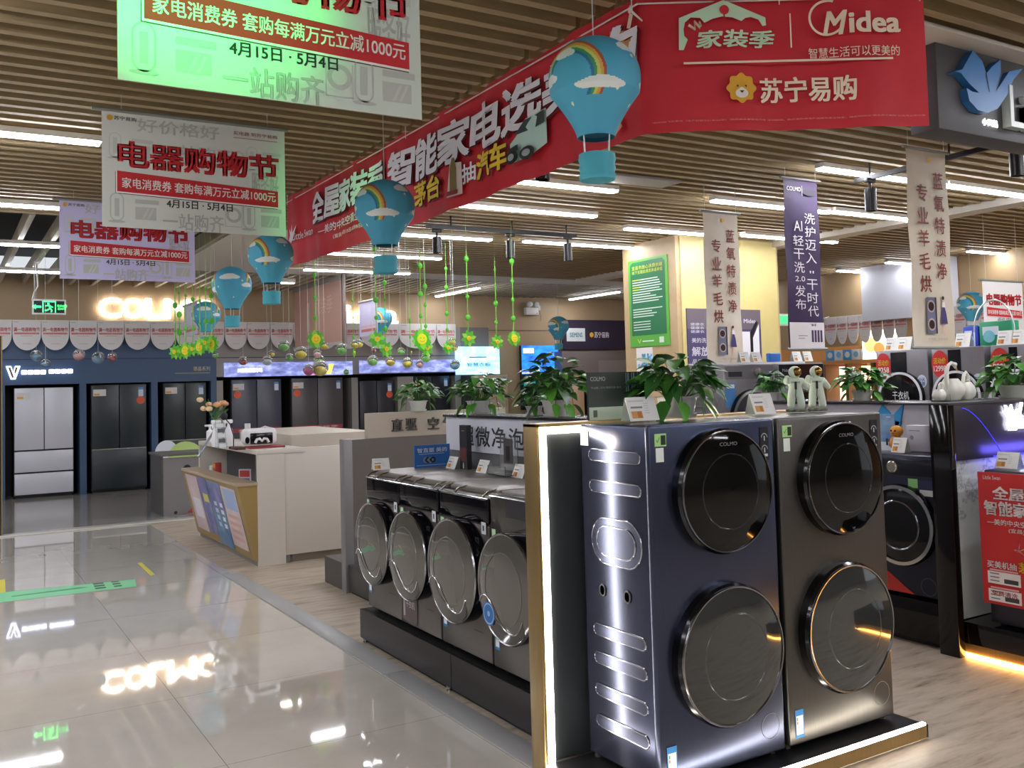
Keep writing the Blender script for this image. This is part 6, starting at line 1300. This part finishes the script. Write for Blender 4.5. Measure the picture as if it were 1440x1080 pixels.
t = thing('ring_hanger', 'thin clear ring stand arching over the green box', 'stand', (XD+.2, aX(1398, 470, XD+.2).y, zc_), -PI/2); m = MB(); m.tube([(.17*math.cos(PI*i/16), 0, .12+.25*math.sin(PI*i/16)) for i in range(17)], .006, mat('d4dce0', .2, 0, 0, .5)); m.tube([(-.17, 0, 0), (-.17, 0, .12)], .006, mat('d4dce0', .2)); m.tube([(.17, 0, 0), (.17, 0, .12)], .006, mat('d4dce0', .2)); m.build('ring', t)
# timber shelving on the far right wall
def yr(px, py=500): return aX(px, py, XR).y
t = thing('timber_shelf', 'warm wooden shelf board below the scalloped flags on the far right', 'shelf', (XR-.05, yr(1158), 0), -PI/2); L = yr(1158)-yr(1300); WD = mat('c08a50', .45); zs = aX(1200, 506, XR).z
m = MB(); m.box(0, 0, zs-.06, L, .55, zs, WD); m.build('board', t)
for x in (0, .45, L*.5, L*.75, L): m = MB(); m.box(x, .02, 0, x+.06, .5, zs-.06, mat('7d5630', .5)); m.build('post', t)
m = MB(); m.build('spare', t) if 0 else None
for i, (px, c_) in enumerate(((1161, 'blue'), (1173, 'white'), (1185, 'blue'), (1197, 'white'), (1209, 'white'))):
    a = yr(px); t = thing('small_carton', 'small %s carton on the far wooden shelf, %s of the row' % (c_, nth(i)), 'carton', (XR, a, zs), -PI/2, 'cartons on the far wooden shelf'); m = MB(); m.box(0, 0, 0, .185, .2, .17, mat('4a9ad8' if c_ == 'blue' else 'd4dade', .5), .004); m.disc(.0925, .09, .05, mat('d8dcd8' if c_ == 'blue' else '7ab0d0', .5), -.002, 16); m.build('carton', t)
a = aX(1216, 503, XR-.02); b = aX(1262, 462, XR-.02); t = thing('lit_picture', 'glowing food picture panel left of the tall cream banner on the far right', 'picture', (XR-.06, a.y, zs), -PI/2); L = a.y-b.y; m = MB(); m.box(0, 0, 0, L, .03, b.z-zs, mat('fff0dc', .5, 0, 1.6)); m.disc(.25*L, .5*(b.z-zs), .12, mat('e8b878', .5, 0, .6), -.002, 16); m.disc(.5*L, .35*(b.z-zs), .1, mat('d8904a', .5, 0, .5), -.003, 16); m.build('panel', t)
for i, (px0, px1, z0) in enumerate(((1160, 1176, .75), (1183, 1206, .75), (1212, 1228, .7))):
    a = yr(px0, 530); t = thing('lit_niche_panel', 'glowing warm panel under the wooden shelf, %s of three' % nth(i), 'panel', (XR+.3, a, z0), -PI/2, 'warm niche panels'); m = MB(); m.box(0, 0, 0, a-yr(px1, 530), .03, zs-.1-z0, mat('ffdcb0', .5, 0, .9)); m.build('panel', t)
a = aX(1213, 452, XR-.3); b = aX(1279, 404, XR-.3); t = thing('white_box_panel', 'plain white box panel hanging behind the tall cream banner on the far right', 'panel', (XR-.3, a.y, a.z), -PI/2); m = MB(); m.box(0, 0, 0, a.y-b.y+.6, .28, ZC-a.z, mat('c9cbd4', .5)); m.build('panel', t)
fr = [1160, 1177, 1192, 1208, 1225, 1242, 1259, 1277, 1340, 1360, 1380, 1400, 1420, 1440]
k = 0
for i in range(len(fr)-1):
    if fr[i] == 1277: continue
    a = aX(fr[i], 478, XR-.15); b = aX(fr[i+1], 478, XR-.15)
    flag('white scalloped paper flag on the far right wall, %s of that row' % nth(k), (XR-.15, a.y-.005, aX(1200, 483, XR-.15).z), a.y-b.y-.01, .44, -PI/2, grp='scalloped flags on the far right wall'); k += 1
a = aX(1158, 455, XR-.14); b = aX(1445, 455, XR-.14); t = thing('flag_rope', 'thin white cord carrying the scalloped flags on the far right wall', 'rope', (XR-.14, a.y, aX(1200, 483, XR-.15).z+.445)); m = MB(); m.tube([(0, 0, 0), (0, b.y-a.y, 0)], .006, mat('d8d4d0'), 6); m.tube([(0, 0, 0), (.14, 0, .03)], .006, mat('d8d4d0'), 6); m.build('cord', t)
a = aY(1093, 458, 10.5); t = thing('exit_sign', 'small green exit sign hanging behind the purple banner', 'exit sign', (a.x, 10.5, a.z)); m = MB(); m.box(0, 0, 0, .36, .04, .19, mat('d8e4dc', .4), .006); m.rect(.02, .03, .34, .16, mat('3aa868', .5, 0, .8), -.002); m.build('panel', t); m = MB(); m.tube([(.05, .02, .19), (.05, .02, ZC+.02-a.z)], .006, mat('b8b4ac')); tie(m, .05, .02, ZC-a.z, a.x, 10.5); m.build('hanger', t)
t = sbox('framed_pictures', 'dark wall cabinet with small pale pictures behind the purple banner', 'cabinet', 1076, 1104, 705, 450, 11.0, .1, mat('4a3a34', .4), ((.05, .9, .5, .97, mat('c8b4a8', .5)), (.05, .82, .5, .88, mat('b8a498', .5))))
p = aZ(1229, 569, .95) if 0 else aX(1065, 560, 5.6)

# ================================================================== MARKS ON THE AISLE FLOOR
t = thing('floor_sticker', 'long green floor strip with black print on the glossy aisle', 'sticker', (0, 0, .0015)); m = MB()
q = [aZ(-4, 848, 0), aZ(192, 825, 0), aZ(190, 815, 0), aZ(-4, 834, 0)]
m.raw([(p.x, p.y, 0) for p in q], [(0, 1, 2, 3)], mat('7ed09a', .35)); d = (q[1]-q[0]); e = (q[3]-q[0])
for u0, u1 in ((.70, .78), (.84, .90)):
    for v0 in (.2, .45, .7): a = [q[0]+d*u+e*v for u, v in ((u0, v0), (u1, v0), (u1, v0+.14), (u0, v0+.14))]; m.raw([(p.x, p.y, .0006) for p in a], [(0, 1, 2, 3)], mat('1f4a34', .5))
a = [q[0]+d*u+e*v for u, v in ((.1, .4), (.6, .45), (.66, .5), (.6, .6), (.1, .5))]; m.raw([(p.x, p.y, .0006) for p in a], [(0, 1, 2, 3, 4)], mat('4a9a6c', .5)); m.build('strip', t)
for pts, lab in ((((193, 792), (199, 791), (218, 808), (212, 810)), 'yellow floor tape piece on the glossy aisle right of the green strip'), (((-3, 816), (7, 815), (8, 833), (-3, 834)), 'yellow floor tape piece at the left picture edge')):
    t = thing('floor_tape', lab, 'tape', (0, 0, .0015)); m = MB(); q = [aZ(x, y, 0) for x, y in pts]; m.raw([(p.x, p.y, 0) for p in q], [(3, 2, 1, 0)] if 1 else [], mat('cfc43a', .4)); m.build('tape', t)
